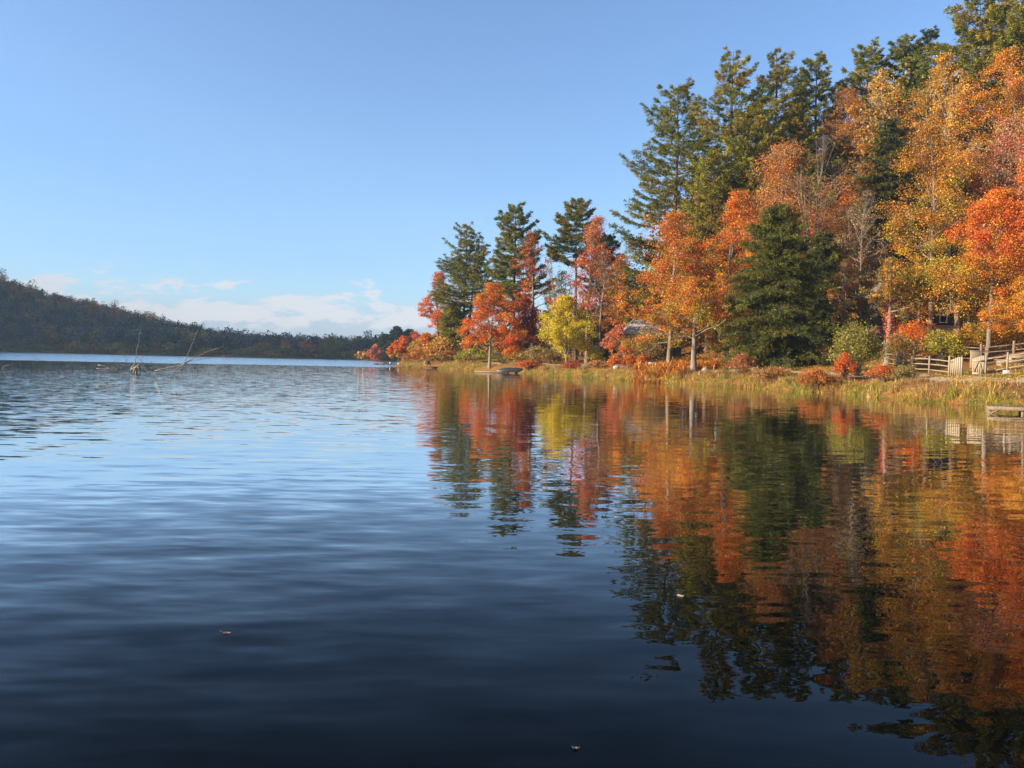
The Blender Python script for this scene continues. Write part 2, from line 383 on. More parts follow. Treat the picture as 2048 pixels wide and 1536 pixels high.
def decid(h, W, cb, seed, nleaf=14000, leaf=.2, hi=None, lo=None, dens=1.0, lean=0.0, tr=None, nl=24, bark=None, fork=0, wig=.012, stems=1):
    rg = np.random.default_rng(seed); leaf = leaf * .78; nleaf = int(nleaf * 1.55)
    R = W / 2 * 1.17; tr = tr or (.012 * h + .05)
    wood, crown = MB(), MB()
    def prof(u):
        u = np.clip(u, 0, 1); return np.sin(PI * np.minimum(1, u * .83 + .17) ** .76) ** .66 * (1 - .28 * u * u)
    zz = np.linspace(0, h * .93, 10)
    wander = np.cumsum(rg.normal(0, wig * h, (10, 2)), 0) * np.linspace(0, 1, 10)[:, None]
    axis = np.stack([wander[:, 0] + lean * h * (zz / h) ** 1.3, wander[:, 1], zz], -1)
    rad = tr * (1 - .93 * zz / (h * .95)) ** .8; rad[0] *= 1.5
    wood.tube(axis, np.maximum(rad, .015), 8)
    ax = lambda z: np.stack([np.interp(z, zz, axis[:, 0]), np.interp(z, zz, axis[:, 1]), z], -1)
    for k in range(fork):                            # extra leaders leaving the trunk near the crown base
        a = rg.uniform(0, 2 * PI); t = np.linspace(0, 1, 7); z0 = cb * rg.uniform(.55, .95)
        q = ax(z0 + (h * .85 - z0) * t) + np.outer(t ** .8 * R * .45, [math.cos(a), math.sin(a), 0])
        wood.tube(q, tr * .4 * (1 - .9 * t) + .012, 6)
    u0 = (np.arange(nl) + rg.random(nl)) / nl
    z0 = cb * .92 + (h * .88 - cb * .92) * u0 ** 1.05
    az = np.arange(nl) * 2.399 + rg.normal(0, .4, nl)
    ut = np.clip(u0 + rg.uniform(-.04, .24, nl), .03, 1)
    zt = cb + (h - cb) * ut - np.where(u0 < .35, rg.uniform(0, .1, nl), 0) * (h - cb)
    rt = R * prof(ut) * rg.uniform(.62, 1.12, nl)
    P0 = ax(z0); P3 = ax(np.minimum(zt, h * .93)); P3[:, 2] = zt
    P3[:, 0] += np.cos(az) * rt; P3[:, 1] += np.sin(az) * rt
    t5 = np.linspace(0, 1, 6)
    limb = P0[:, None] + (P3 - P0)[:, None] * t5[None, :, None]
    limb[:, 1:5, 2] += (np.sin(t5[1:5] * PI) * .08)[None] * rt[:, None] * rg.uniform(-1, 1, (nl, 1))
    limb[:, 1:5] += rg.normal(0, .025, (nl, 4, 3)) * rt[:, None, None]
    for i in range(nl):
        r0 = tr * .3 * (1 - u0[i] * .6)
        wood.tube(limb[i], r0 * (1 - .9 * t5) + .008, 5)
    ns = 8
    li = np.repeat(np.arange(nl), ns); ts = np.clip(np.tile(np.linspace(.28, 1, ns), nl) + rg.normal(0, .04, nl * ns), .15, 1)
    f = ts * 5; i0 = np.minimum(f.astype(int), 4); fr = (f - i0)[:, None]
    S0 = limb[li, i0] * (1 - fr) + limb[li, i0 + 1] * fr
    dl = unit(P3 - P0)[li]
    sd = unit(dl * .55 + unit(rg.normal(size=(nl * ns, 3))) * .85 + np.array([0, 0, .22]))
    sl = R * rg.uniform(.14, .36, nl * ns) * (.6 + .4 * rt[li] / R)
    S1 = S0 + sd * sl[:, None]
    def clampenv(P, k=1.08):
        u = (P[:, 2] - cb) / (h - cb); c = ax(np.clip(P[:, 2], 0, h * .93))
        v = P[:, :2] - c[:, :2]; r = np.linalg.norm(v, axis=1)
        lim = R * np.maximum(prof(u), .12) * k
        s = np.minimum(1, lim / np.maximum(r, 1e-6)); P = P.copy()
        P[:, :2] = c[:, :2] + v * s[:, None]; P[:, 2] = np.clip(P[:, 2], cb * .74, h)
        return P
    S1 = clampenv(S1)
    wood.sticks(S0, S1, .012 + tr * .06, .006)
    nt_ = 4
    si = np.repeat(np.arange(len(S0)), nt_); tt = rg.uniform(.35, 1, len(si))[:, None]
    T0 = S0[si] * (1 - tt) + S1[si] * tt
    T1 = clampenv(T0 + unit(unit(S1 - S0)[si] * .7 + rg.normal(size=(len(si), 3)) * .6 + np.array([0, 0, .15])) * (R * rg.uniform(.07, .17, len(si)))[:, None], 1.14)
    wood.sticks(T0, T1, .007, .004)
    C = np.vstack([T1, S1]); nc = len(C)
    wgt = rg.lognormal(0, .7, nc) * np.concatenate([(.3 + rt / R)[li][si], (.3 + rt / R)[li]])
    patch = Noise2(seed + 5, R * .8)
    keep = (patch(C[:, 0] + C[:, 2] * .5, C[:, 1] - C[:, 2] * .7) * .5 + rg.normal(0, .45, nc)) < (dens - .55) * 2.5
    wgt = wgt * keep; wgt = wgt / wgt.sum()
    nle = int(nleaf * min(1, dens + .1))
    ci = rg.choice(nc, nle, p=wgt)
    sg = R * .06
    P = C[ci] + rg.normal(size=(nle, 3)) * np.array([sg, sg, sg * .62])
    nrm = unit(rg.normal(size=(nle, 3)) + np.array([0, 0, .55]))
    hi = hi or [(.5, .16, .03)]; lo = lo or hi
    uu = (C[:, 2] - cb) / (h - cb) + .22 * patch(C[:, 0], C[:, 1] + C[:, 2])
    cc = np.where((uu > .45 + rg.normal(0, .16, nc))[:, None], pick(rg, hi, nc), pick(rg, lo, nc))
    cc = jitter(rg, cc, .14, .05)
    L = leaf * rg.uniform(.65, 1.35, nle)
    crown.leaves(P, L, L * .78, nrm, jitter(rg, cc[ci], .16, .06), rg=rg)
    return wood, crown

def conifer(h, W, cb, seed, kind='pine', cols=None, dens=1.0, tr=None, fork=0, blade=.5, gap=.12, stems=0, lop=0.0):
    rg = np.random.default_rng(seed); tr = tr or .011 * h + .05; blade = blade * .66
    wood, crown = MB(), MB(); R = W / 2 * (1.2 if kind == 'pine' else 1.04)
    zz = np.linspace(0, h, 10); wob = np.cumsum(rg.normal(0, .0022 * h, (10, 2)), 0)
    axis = np.stack([wob[:, 0], wob[:, 1], zz], -1)
    wood.tube(axis, np.maximum(tr * (1 - zz / h) ** .75, .02), 8)
    ax = lambda z: np.stack([np.interp(z, zz, axis[:, 0]), np.interp(z, zz, axis[:, 1]), z], -1)
    leaders = [(0.0, 0.0, h)]
    for k in range(fork):
        a = PI * .1 + rg.uniform(-.4, .4); t = np.linspace(0, 1, 8); hh = h * rg.uniform(.9, .97)
        q = np.stack([math.cos(a) * R * .32 * t ** .7, math.sin(a) * R * .3 * t ** .7, t * hh], -1)
        wood.tube(q, np.maximum(tr * .85 * (1 - t) ** .75, .02), 7); leaders.append((math.cos(a) * R * .3, math.sin(a) * R * .28, hh))
    for k in range(stems):
        a = rg.uniform(0, 2 * PI); q0 = np.array([math.cos(a), math.sin(a) * .5, 0]) * R * rg.uniform(.15, .8)
        t = np.linspace(0, 1, 5)[:, None]; wood.tube(q0 + t * np.array([0, 0, h * .5]) - q0 * t * .3, tr * .5 * (1 - .5 * t[:, 0]), 6)
    pine = kind == 'pine'
    sp = (.025 if pine else .0155) * h
    B0, DIR, LEN, UU = [], [], [], []
    for ox, oy, hh in leaders:
        nw = max(4, int((hh - cb) / sp))
        for w in range(nw):
            z = cb + (hh - cb - .2) * (w + rg.uniform(-.3, .3)) / nw
            z = max(z, .3); u = (z - cb) / (hh - cb)
            nb = rg.integers(4, 7) if pine else rg.integers(6, 9)
            a0 = rg.uniform(0, 2 * PI)
            wl = rg.uniform(.72, 1.12)                 # whole whorls run long or short
            for b in range(nb):
                a = a0 + b * 2 * PI / nb + rg.normal(0, .25)
                if pine:
                    pr = (max(0, 1 - u) ** .54) * (.68 + .32 * min(1, u / .18)) * min(1, .6 + (1 - u) * 1.7) + .05
                    l = R * pr * wl * rg.uniform(.62, 1.15)
                    if rg.random() < gap: l *= .4
                else:
                    pr = max(0, 1 - max(u, 0) ** 1.8) ** .78 + .05
                    l = R * pr * rg.uniform(.36, 1.16)
                l *= 1 + lop * math.cos(a - PI)
                p = ax(np.array([z]))[0] + np.array([ox * min(1, z / hh), oy * min(1, z / hh), 0])
                B0.append(p); DIR.append((math.cos(a), math.sin(a))); LEN.append(l); UU.append(u)
    B0 = np.array(B0); DIR = np.array(DIR); LEN = np.array(LEN); UU = np.clip(np.array(UU), 0, 1); nb = len(B0)
    if pine: slope = np.interp(UU, [0, .3, .75, 1], [-.06, .12, .45, 1.3]) + rg.normal(0, .09, nb)
    else: slope = np.interp(UU, [0, .5, 1], [-.1, .25, 1.1]) + rg.normal(0, .22, nb)
    def along(i, t):
        l = LEN[i]; hz = l * t
        if pine: z = l * (slope[i] * t * (1 - .3 * t) + .16 * t ** 3 - .06 * np.sin(t * PI))
        else: z = l * (slope[i] * t - .3 * t * t)
        return B0[i] + np.stack([DIR[i, 0] * hz, DIR[i, 1] * hz, z], -1)
    t6 = np.linspace(0, 1, 5)
    for k in range(4):
        i = np.arange(nb)
        rr = (.014 + .012 * LEN)
        wood.sticks(along(i, np.full(nb, t6[k])), along(i, np.full(nb, t6[k + 1])), rr * (1 - t6[k] * .9), rr * (1 - t6[k + 1] * .9))
    per = (7.2 if pine else 5.5) * dens
    cnt = np.maximum(2, (LEN * per * (.8 if pine else 1)).astype(int)); bi = np.repeat(np.arange(nb), cnt); k = len(bi)
    t0 = rg.uniform(.22 if pine else .15, 1, k) ** .8
    Q0 = along(bi, t0)
    sgn = np.where(rg.random(k) < .5, -1, 1); ang = sgn * rg.uniform(.4, 1.15, k)
    d2 = np.stack([DIR[bi, 0] * np.cos(ang) - DIR[bi, 1] * np.sin(ang), DIR[bi, 0] * np.sin(ang) + DIR[bi, 1] * np.cos(ang)], -1)
    bl = np.clip((.12 + .38 * (1 - t0)) * LEN[bi], .25, 1.5)
    dz = rg.normal(.08 if pine else -.18, .1, k)
    D3 = unit(np.concatenate([d2, dz[:, None]], 1))
    Q1 = Q0 + D3 * bl[:, None]
    wood.sticks(Q0, Q1, .012, .005)
    nt_ = 4
    ti = np.repeat(np.arange(k), nt_); v = np.tile(np.linspace(.35, 1, nt_), k) + rg.normal(0, .08, k * nt_)
    TP = Q0[ti] + D3[ti] * (bl[ti] * v)[:, None] + rg.normal(0, .05, (len(ti), 3))
    nbld = 7 if pine else 7
    gi = np.repeat(np.arange(len(TP)), nbld); kk = len(gi)
    if pine: gd = unit(D3[ti][gi] * .8 + rg.normal(size=(kk, 3)) * np.array([.55, .55, .34]) + np.array([0, 0, .2]))
    else: gd = unit(D3[ti][gi] * .8 + rg.normal(size=(kk, 3)) * np.array([.6, .6, .4]) + np.array([0, 0, -.3]))
    L = blade * rg.uniform(.65, 1.25, kk)
    P = TP[gi] + gd * (L * .5)[:, None] + rg.normal(0, .07, (kk, 3))
    nrm = unit(rg.normal(size=(kk, 3)) + np.array([0, 0, .5 if pine else 1.0]))
    nrm = unit(nrm - (nrm * gd).sum(-1, keepdims=True) * gd)
    cols = cols or PINE
    cb_ = jitter(rg, pick(rg, cols, nb), .12, .05)
    crown.leaves(P, L, L * (.23 if pine else .26), nrm, jitter(rg, cb_[bi][ti][gi], .16, .05), dirs=gd, rg=rg)
    return wood, crown

PINE = [(.17, .19, .03), (.2, .21, .034), (.23, .225, .036), (.15, .18, .032), (.27, .22, .04)]
PINE_OLIVE = [(.25, .25, .034), (.29, .275, .038), (.21, .225, .032), (.32, .26, .04)]
PINE_DARK = [(.045, .065, .024), (.055, .078, .026), (.04, .058, .022)]
HEMLOCK = [(.11, .125, .022), (.13, .14, .025), (.09, .108, .02), (.155, .16, .028)]
PINK = [(.62, .2, .13), (.58, .16, .09), (.66, .27, .15)]
RED = [(.5, .07, .035), (.44, .055, .03), (.58, .1, .035)]
DKRED = [(.22, .03, .025), (.28, .04, .03), (.17, .03, .024)]
ORANGE = [(.72, .22, .022), (.66, .17, .02), (.74, .3, .03)]
REDOR = [(.7, .15, .025), (.72, .21, .03), (.66, .12, .025)]
GOLD = [(.62, .3, .025), (.54, .25, .022), (.66, .36, .035), (.46, .21, .022)]
PALEGOLD = [(.68, .42, .08), (.6, .34, .05), (.72, .47, .1)]
YELLOW = [(.74, .58, .04), (.7, .55, .045), (.62, .5, .04)]
YGREEN = [(.46, .44, .04), (.38, .38, .035), (.56, .47, .045)]
BROWN = [(.32, .16, .04), (.26, .125, .032), (.4, .21, .05)]
RUST = [(.54, .2, .035), (.46, .16, .03), (.6, .26, .05)]
OLIVE = [(.22, .2, .04), (.17, .165, .035), (.28, .24, .05)]
TAN = [(.5, .35, .16), (.44, .29, .13), (.56, .38, .2)]

def px_m(px, d): return px * d / F
seedc = [100]
def plant(name, cat, label, group, px, top, d, w, cby, **kw):
    """a tree whose foot stands on the terrain d metres ahead, with its tip at the given height"""
    seedc[0] += 13; sd = seedc[0]
    b = base(px, d); zt = at(px, top, d)[2]; zc = at(px, cby, d)[2]
    h = zt - b[2]; W = px_m(w, d); cb = max((zc - b[2]) * .9, .25)
    bark = kw.pop('bark', None); kind = kw.pop('kind', 'decid')
    if kind == 'decid':
        wd, cn = decid(h, W, cb, sd, **kw); lm = LEAF; bark = bark or BARK
    else:
        wd, cn = conifer(h, W, cb, sd, kind=kind, **kw); lm = NEEDLE; bark = bark or DARKBARK
    o = thing(name, b, label, cat, group)
    wd.build('trunk', bark, o, True); cn.build('crown', lm, o)
    return o, h, W
G_P = 'pines on the wooded bank'; G_M = 'autumn leaf trees on the wooded bank'; G_B = 'thinly leafed trees on the wooded bank'

# --- beyond the point, at the head of the lake
plant('pine_tree', 'pine', 'dark round topped pine rising above the others at the head of the lake', G_P, 793, 654, 352, 44, 712, kind='pine', cols=PINE_DARK, blade=1.1, dens=.5)
plant('pine_tree', 'pine', 'dark narrow pine behind the small pink tree at the head of the lake', G_P, 770, 670, 350, 38, 714, kind='pine', cols=PINE_DARK, blade=1.1, dens=.5)
plant('pine_tree', 'pine', 'dark pine between the round topped pine and the tall pink maple', G_P, 818, 660, 356, 38, 714, kind='pine', cols=PINE_DARK, blade=1.1, dens=.5)
plant('hemlock_tree', 'hemlock', 'low dark evergreen above the boulders at the head of the lake', G_P, 778, 684, 346, 34, 718, kind='hemlock', cols=PINE_DARK, blade=1.0, dens=.35)
plant('maple_tree', 'maple', 'small pink tree overhanging the water at the head of the lake', G_M, 751, 689, 338, 27, 717, hi=PINK, lo=REDOR, leaf=.6, nleaf=3500)
plant('oak_tree', 'oak', 'grey brown leafless looking tree behind the orange tree on the point', G_M, 806, 676, 344, 42, 716, hi=BROWN, lo=OLIVE, leaf=.6, nleaf=2500)
plant('maple_tree', 'maple', 'rounded orange tree standing alone at the outer end of the point', G_M, 807, 674, 168, 50, 718, hi=REDOR, lo=GOLD, leaf=.3, nleaf=7000, bark=PALEBARK)
# --- the point
plant('maple_tree', 'maple', 'tall pinkish red maple at the tip of the wooded point', G_M, 874, 546, 158, 80, 722, hi=PINK, lo=REDOR, leaf=.27, nleaf=16000, dens=.85)
plant('aspen_tree', 'aspen', 'small golden tree under the tall pinkish maple, behind the little dock', G_M, 855, 668, 157, 62, 724, hi=GOLD, lo=GOLD, leaf=.26, nleaf=7000, dens=.8, bark=PALEBARK)
plant('pine_tree', 'pine', 'thin airy pine with twin trunks beside the pinkish maple', G_P, 928, 447, 152, 118, 625, kind='pine', cols=PINE, fork=1, dens=.55, blade=.6, gap=.35)
plant('pine_tree', 'pine', 'young yellow green pine with boughs down to the bank', G_P, 906, 606, 150, 66, 716, kind='pine', cols=PINE_OLIVE, dens=.9, blade=.6)
plant('maple_tree', 'maple', 'round orange maple with a pale slim trunk by the floating dock', G_M, 979, 570, 121, 116, 694, hi=RUST + ORANGE, lo=REDOR + ORANGE, leaf=.22, nleaf=22000, bark=PALEBARK, tr=.2, wig=.004)
plant('pine_tree', 'pine', 'tall dense pine with a straight dark trunk behind the round orange maple', G_P, 1022, 410, 134, 122, 606, kind='pine', cols=PINE, dens=1.1, blade=.6, tr=.45)
plant('maple_tree', 'maple', 'slender red and orange maple in front of the dense pine', G_M, 1064, 468, 128, 92, 640, hi=RUST + DKRED, lo=RED + ORANGE, leaf=.24, nleaf=9000, dens=.62)
plant('maple_tree', 'maple', 'dark crimson maple between the orange maple and the yellow tree', G_M, 1050, 600, 125, 96, 702, hi=DKRED + RED, lo=DKRED, leaf=.24, nleaf=10000, dens=.8)
plant('birch_tree', 'birch', 'bare white birch above the yellow tree', G_B, 1107, 505, 122, 56, 600, hi=OLIVE, leaf=.2, nleaf=900, dens=.2, bark=PALEBARK, nl=14, tr=.16)
plant('ash_tree', 'ash', 'thin olive tree behind the bare white birch', G_B, 1118, 545, 128, 84, 690, hi=OLIVE, lo=YGREEN, leaf=.24, nleaf=6000, dens=.6)
plant('birch_tree', 'birch', 'bright yellow bushy tree beside the shore path', G_M, 1133, 597, 103, 122, 704, hi=YELLOW, lo=YELLOW + YGREEN, leaf=.2, nleaf=20000, fork=2, wig=.006, bark=BARK)
plant('pine_tree', 'pine', 'pine with a rounded tuft top behind the pink red maple', G_P, 1152, 403, 132, 112, 510, kind='pine', cols=PINE, dens=1.1, blade=.62)
plant('pine_tree', 'pine', 'dark pine half hidden behind the pink red maple', G_P, 1207, 470, 142, 90, 580, kind='pine', cols=PINE_DARK, dens=1.0, blade=.65)
plant('maple_tree', 'maple', 'tall pink red maple with a bare forked trunk behind the yellow tree', G_M, 1174, 440, 110, 118, 612, hi=RUST + PINK, lo=PINK + RED, leaf=.2, nleaf=12000, dens=.68, fork=2)
plant('ash_tree', 'ash', 'nearly bare grey trunked tree next to the pink red maple', G_B, 1200, 505, 107, 84, 620, hi=BROWN, lo=RUST, leaf=.18, nleaf=4500, dens=.35)
plant('oak_tree', 'oak', 'rusty brown oak left of the grey roofed cabin', G_M, 1240, 515, 126, 104, 690, hi=BROWN + RUST, lo=BROWN + RUST, leaf=.24, nleaf=13000, dens=.85)
plant('hemlock_tree', 'hemlock', 'dark hemlock behind the rusty brown oak', G_P, 1226, 560, 134, 84, 712, kind='hemlock', cols=PINE_DARK, blade=.5, dens=.6)
plant('maple_tree', 'maple', 'small salmon pink tree with a white trunk by the low rust hedge', G_M, 1236, 652, 94, 54, 702, hi=PINK, lo=PINK + ORANGE, leaf=.16, nleaf=5000, dens=.85, bark=PALEBARK, tr=.08)
# --- tall pines of the bank
plant('pine_tree', 'pine', 'tallest free standing pine with long layered boughs over the water', G_P, 1338, 172, 118, 232, 640, kind='pine', cols=PINE, dens=1.0, blade=.58, gap=.14, tr=.5, lop=.08)
plant('pine_tree', 'pine', 'tall pine with a ragged top next to the layered pine', G_P, 1448, 104, 113, 226, 600, kind='pine', cols=PINE_OLIVE + PINE, dens=1.0, blade=.58, tr=.5)
plant('pine_tree', 'pine', 'tall pine in the middle of the three ragged tops', G_P, 1534, 104, 113, 214, 560, kind='pine', cols=PINE_OLIVE + PINE, dens=1.0, blade=.58)
plant('pine_tree', 'pine', 'slimmer pine nearest the brown oak among the three ragged tops', G_P, 1614, 110, 115, 172, 440, kind='pine', cols=PINE + PINE_OLIVE, dens=1.0, blade=.58)
plant('pine_tree', 'pine', 'lower olive pine between the ragged top pair and the salmon maple', G_P, 1496, 205, 108, 150, 520, kind='pine', cols=PINE_OLIVE, dens=1.1, blade=.55)
plant('pine_tree', 'pine', 'lower olive pine just under the slimmer ragged pine', G_P, 1582, 215, 110, 140, 480, kind='pine', cols=PINE_OLIVE, dens=1.1, blade=.55)
plant('pine_tree', 'pine', 'lower pine filling the gap under the ragged tops', G_P, 1412, 300, 106, 150, 620, kind='pine', cols=PINE_OLIVE, dens=1.0, blade=.55)
# --- middle of the bank
plant('maple_tree', 'maple', 'orange red maple with red lower boughs before the cabin', G_M, 1338, 428, 86, 168, 684, hi=RUST + RUST + ORANGE, lo=ORANGE + YGREEN + RED + GOLD + OLIVE, leaf=.17, nleaf=24000, dens=.95)
plant('maple_tree', 'maple', 'yellow and orange maple with a thick pale trunk at the water path', G_M, 1388, 560, 75.5, 150, 672, hi=ORANGE + GOLD + RUST, lo=YGREEN + GOLD + RUST + OLIVE, leaf=.15, nleaf=18000, dens=.97, bark=GREYBARK, tr=.3)
plant('maple_tree', 'maple', 'bright orange maple touching the side of the big dark hemlock', G_M, 1452, 392, 88, 152, 690, hi=ORANGE, lo=ORANGE + GOLD + GOLD, leaf=.17, nleaf=21000, dens=.95, bark=PALEBARK)
plant('maple_tree', 'maple', 'salmon orange maple above the top of the big dark hemlock', G_M, 1552, 300, 97, 230, 470, hi=RUST + TAN + ORANGE, lo=ORANGE + PINK + RUST + BROWN, leaf=.19, nleaf=20000, dens=.85)
plant('hemlock_tree', 'hemlock', 'big dark green hemlock sweeping down to the shore', G_P, 1550, 412, 73, 198, 722, kind='hemlock', cols=HEMLOCK, dens=1.35, blade=.3, stems=7, tr=.3)
plant('hemlock_tree', 'hemlock', 'darker narrower hemlock behind the big one', G_P, 1640, 466, 84, 124, 716, kind='hemlock', cols=HEMLOCK + PINE_DARK, dens=1.0, blade=.36)
plant('ash_tree', 'ash', 'leafless grey ash with upswept branches above the hemlocks', G_B, 1632, 268, 92, 190, 470, hi=OLIVE + TAN, lo=BROWN, leaf=.15, nleaf=7000, dens=.36, nl=30, bark=BARK, fork=3, tr=.2)
plant('ash_tree', 'ash', 'leafless pale ash with wide twiggy branches beside the golden maple', G_B, 1713, 375, 82, 130, 560, hi=OLIVE + TAN, lo=TAN, leaf=.14, nleaf=5000, dens=.42, nl=28, bark=GREYBARK, fork=2, tr=.16)
plant('oak_tree', 'oak', 'golden brown oak behind the hemlocks', G_M, 1672, 408, 99, 150, 640, hi=GOLD + RUST, lo=GOLD + BROWN, leaf=.2, nleaf=15000, dens=.9)
plant('oak_tree', 'oak', 'bronze oak below the slimmer ragged pine', G_M, 1682, 186, 110, 170, 440, hi=RUST + BROWN, lo=BROWN + RUST, leaf=.21, nleaf=17000, dens=.9)
plant('oak_tree', 'oak', 'dull brown oak in the shade behind the leafless pale ash', G_M, 1722, 330, 100, 150, 640, hi=BROWN, lo=BROWN + OLIVE, leaf=.2, nleaf=13000, dens=.85)
plant('ash_tree', 'ash', 'spindly brown tree with a straight pale stem beside the narrower hemlock', G_B, 1686, 520, 78, 84, 640, hi=BROWN + RUST, lo=BROWN, leaf=.15, nleaf=4500, dens=.6, bark=PALEBARK, tr=.11)
plant('ash_tree', 'ash', 'spindly olive tree behind the green yellow bush', G_B, 1738, 510, 76, 80, 640, hi=OLIVE + BROWN, lo=OLIVE, leaf=.15, nleaf=4500, dens=.6, tr=.12)
# --- upper slope
plant('oak_tree', 'oak', 'pale gold oak with white forked limbs nearest the bronze oak', G_M, 1756, 130, 105, 128, 290, hi=PALEGOLD, lo=GOLD, leaf=.24, nleaf=9000, dens=.68, bark=PALEBARK, fork=2)
plant('oak_tree', 'oak', 'pale gold oak in the middle of the upper slope trio', G_M, 1830, 138, 104, 112, 280, hi=PALEGOLD + GOLD, lo=GOLD + BROWN, leaf=.24, nleaf=8000, dens=.68, bark=PALEBARK, fork=2)
plant('oak_tree', 'oak', 'brighter gold oak below the big double pine', G_M, 1888, 106, 101, 118, 280, hi=GOLD + PALEGOLD, lo=PALEGOLD, leaf=.24, nleaf=9500, dens=.72, bark=PALEBARK, fork=2)
plant('pine_tree', 'pine', 'bushy flat topped pine on the skyline above the pale gold oaks', G_P, 1712, 88, 119, 152, 300, kind='pine', cols=PINE_OLIVE + PINE, dens=1.2, blade=.6)
plant('pine_tree', 'pine', 'short pointed pine on the skyline behind the pale gold oaks', G_P, 1784, 74, 119, 128, 260, kind='pine', cols=PINE, dens=1.2, blade=.6)
plant('pine_tree', 'pine', 'spiky skyline pine just before the big double pine', G_P, 1838, 58, 117, 122, 260, kind='pine', cols=PINE + PINE_DARK, dens=1.2, blade=.6)
plant('pine_tree', 'pine', 'broad pine with outstretched boughs at the top of the slope', G_P, 1930, 0, 109, 200, 230, kind='pine', cols=PINE_OLIVE + PINE, dens=1.2, blade=.56)
plant('pine_tree', 'pine', 'yellowish pine cut by the upper edge of the view', G_P, 2008, -34, 105, 180, 230, kind='pine', cols=PINE_OLIVE, dens=1.2, blade=.56)
plant('pine_tree', 'pine', 'pine cut by both edges in the upper corner', G_P, 2068, -70, 101, 160, 230, kind='pine', cols=PINE_OLIVE + PINE, dens=1.1, blade=.56)
plant('hemlock_tree', 'hemlock', 'dark evergreen patch under the pale gold oaks', G_P, 1772, 236, 99, 128, 440, kind='hemlock', cols=PINE_DARK + HEMLOCK, dens=.8, blade=.42)
# --- near end of the bank
plant('maple_tree', 'maple', 'wide golden maple hanging over the brick house', G_M, 1858, 258, 74, 236, 584, hi=GOLD + GOLD + BROWN, lo=GOLD + YGREEN + OLIVE, leaf=.17, nleaf=30000, dens=.98)
vt = plant('maple_tree', 'maple', 'olive gold maple whose trunk wears a red creeper', G_M, 1776, 520, 64, 90, 612, hi=GOLD + OLIVE, lo=OLIVE + BROWN, leaf=.14, nleaf=7000, dens=.75, bark=GREYBARK, tr=.28)
plant('maple_tree', 'maple', 'low spreading yellow gold maple in front of the white window', G_M, 1918, 528, 63, 262, 592, hi=GOLD + YGREEN + OLIVE, lo=YGREEN + GOLD + GOLD, leaf=.15, nleaf=19000, dens=.9, tr=.32)
plant('maple_tree', 'maple', 'fiery red orange maple over the gates', G_M, 1976, 384, 60, 204, 570, hi=REDOR + ORANGE, lo=ORANGE + REDOR + GOLD + RUST, leaf=.14, nleaf=26000, dens=.98)
plant('maple_tree', 'maple', 'deep golden maple at the edge below the corner pines', G_M, 2030, 92, 84, 196, 330, hi=GOLD + ORANGE, lo=GOLD + BROWN, leaf=.19, nleaf=20000, dens=.98)
plant('maple_tree', 'maple', 'faded pink tan maple between the golden and the fiery maples', G_M, 1962, 236, 76, 196, 440, hi=TAN + PINK, lo=RUST + TAN, leaf=.17, nleaf=17000, dens=.85)
plant('maple_tree', 'maple', 'vermilion maple cut by the edge above the fiery one', G_M, 2062, 188, 60, 170, 560, hi=REDOR + ORANGE, lo=ORANGE + GOLD, leaf=.14, nleaf=22000, dens=.95)
plant('maple_tree', 'maple', 'amber maple with low boughs at the edge above the upper fence', G_M, 2052, 560, 56, 150, 660, hi=GOLD, lo=GOLD + ORANGE, leaf=.13, nleaf=13000, dens=.92)

plant('hemlock_tree', 'hemlock', 'dark hemlock filling the gap behind the leafless grey ash', G_P, 1655, 288, 114, 120, 500, kind='hemlock', cols=PINE_DARK + HEMLOCK, dens=.8, blade=.42)
seedc[0] -= 13

# red creeper on the trunk of the olive gold maple: a part of that tree
o, h, W = vt
k = 1000; zz = 2.0 + 4.2 * rng.random(k) ** .7; a = rng.uniform(0, 2 * PI, k)
r = .27 + rng.random(k) ** 2 * .4 * np.interp(zz, [2, 4, 5.4, 6.2], [.2, 1, 1, .5])
P = np.stack([np.cos(a) * r, np.sin(a) * r, zz], -1)
n_ = unit(np.stack([np.cos(a), np.sin(a), rng.normal(.3, .4, k)], -1) + rng.normal(0, .4, (k, 3)))
MB().leaves(P, .13, .11, n_, jitter(rng, pick(rng, PINK + RED, k))).build('red_creeper', LEAF, o)

# ------------------------------------------------------------------ woods one cannot count
def simple_tree(mb, wd, p, h, W, cols, rg, leaf, n, conic):
    u = rg.random(n)
    if conic: r = W / 2 * (1 - u) ** .8 * np.sqrt(rg.random(n)) * (1 + .35 * np.sin(u * h * 2.2)); z = h * (.15 + .85 * u)
    else:
        lob = rg.normal(size=(6, 3)) * np.array([.28, .28, .16]) + np.array([0, 0, .62])
        q = unit(rg.normal(size=(n, 3))) * rg.random((n, 1)) ** .4 * np.array([.3, .3, .24])
        c = lob[rg.integers(0, 6, n)] + q
        P = p + c * np.array([W, W, h])
    if conic:
        a = rg.uniform(0, 2 * PI, n); P = p + np.stack([np.cos(a) * r, np.sin(a) * r, z], -1)
    cc = jitter(rg, np.repeat(jitter(rg, pick(rg, cols, 1), .25, .1), n, 0), .1, .04)
    L = leaf * rg.uniform(.6, 1.4, n)
    mb.leaves(P, L, L * .8, unit(rg.normal(size=(n, 3)) + np.array([0, 0, .5])), cc, rg=rg)
    wd.tube([p, p + np.array([0, 0, h * .75])], [.012 * h + .03, .03], 4, c=(.15, .12, .1))
rg = np.random.default_rng(5)
hw = MB()
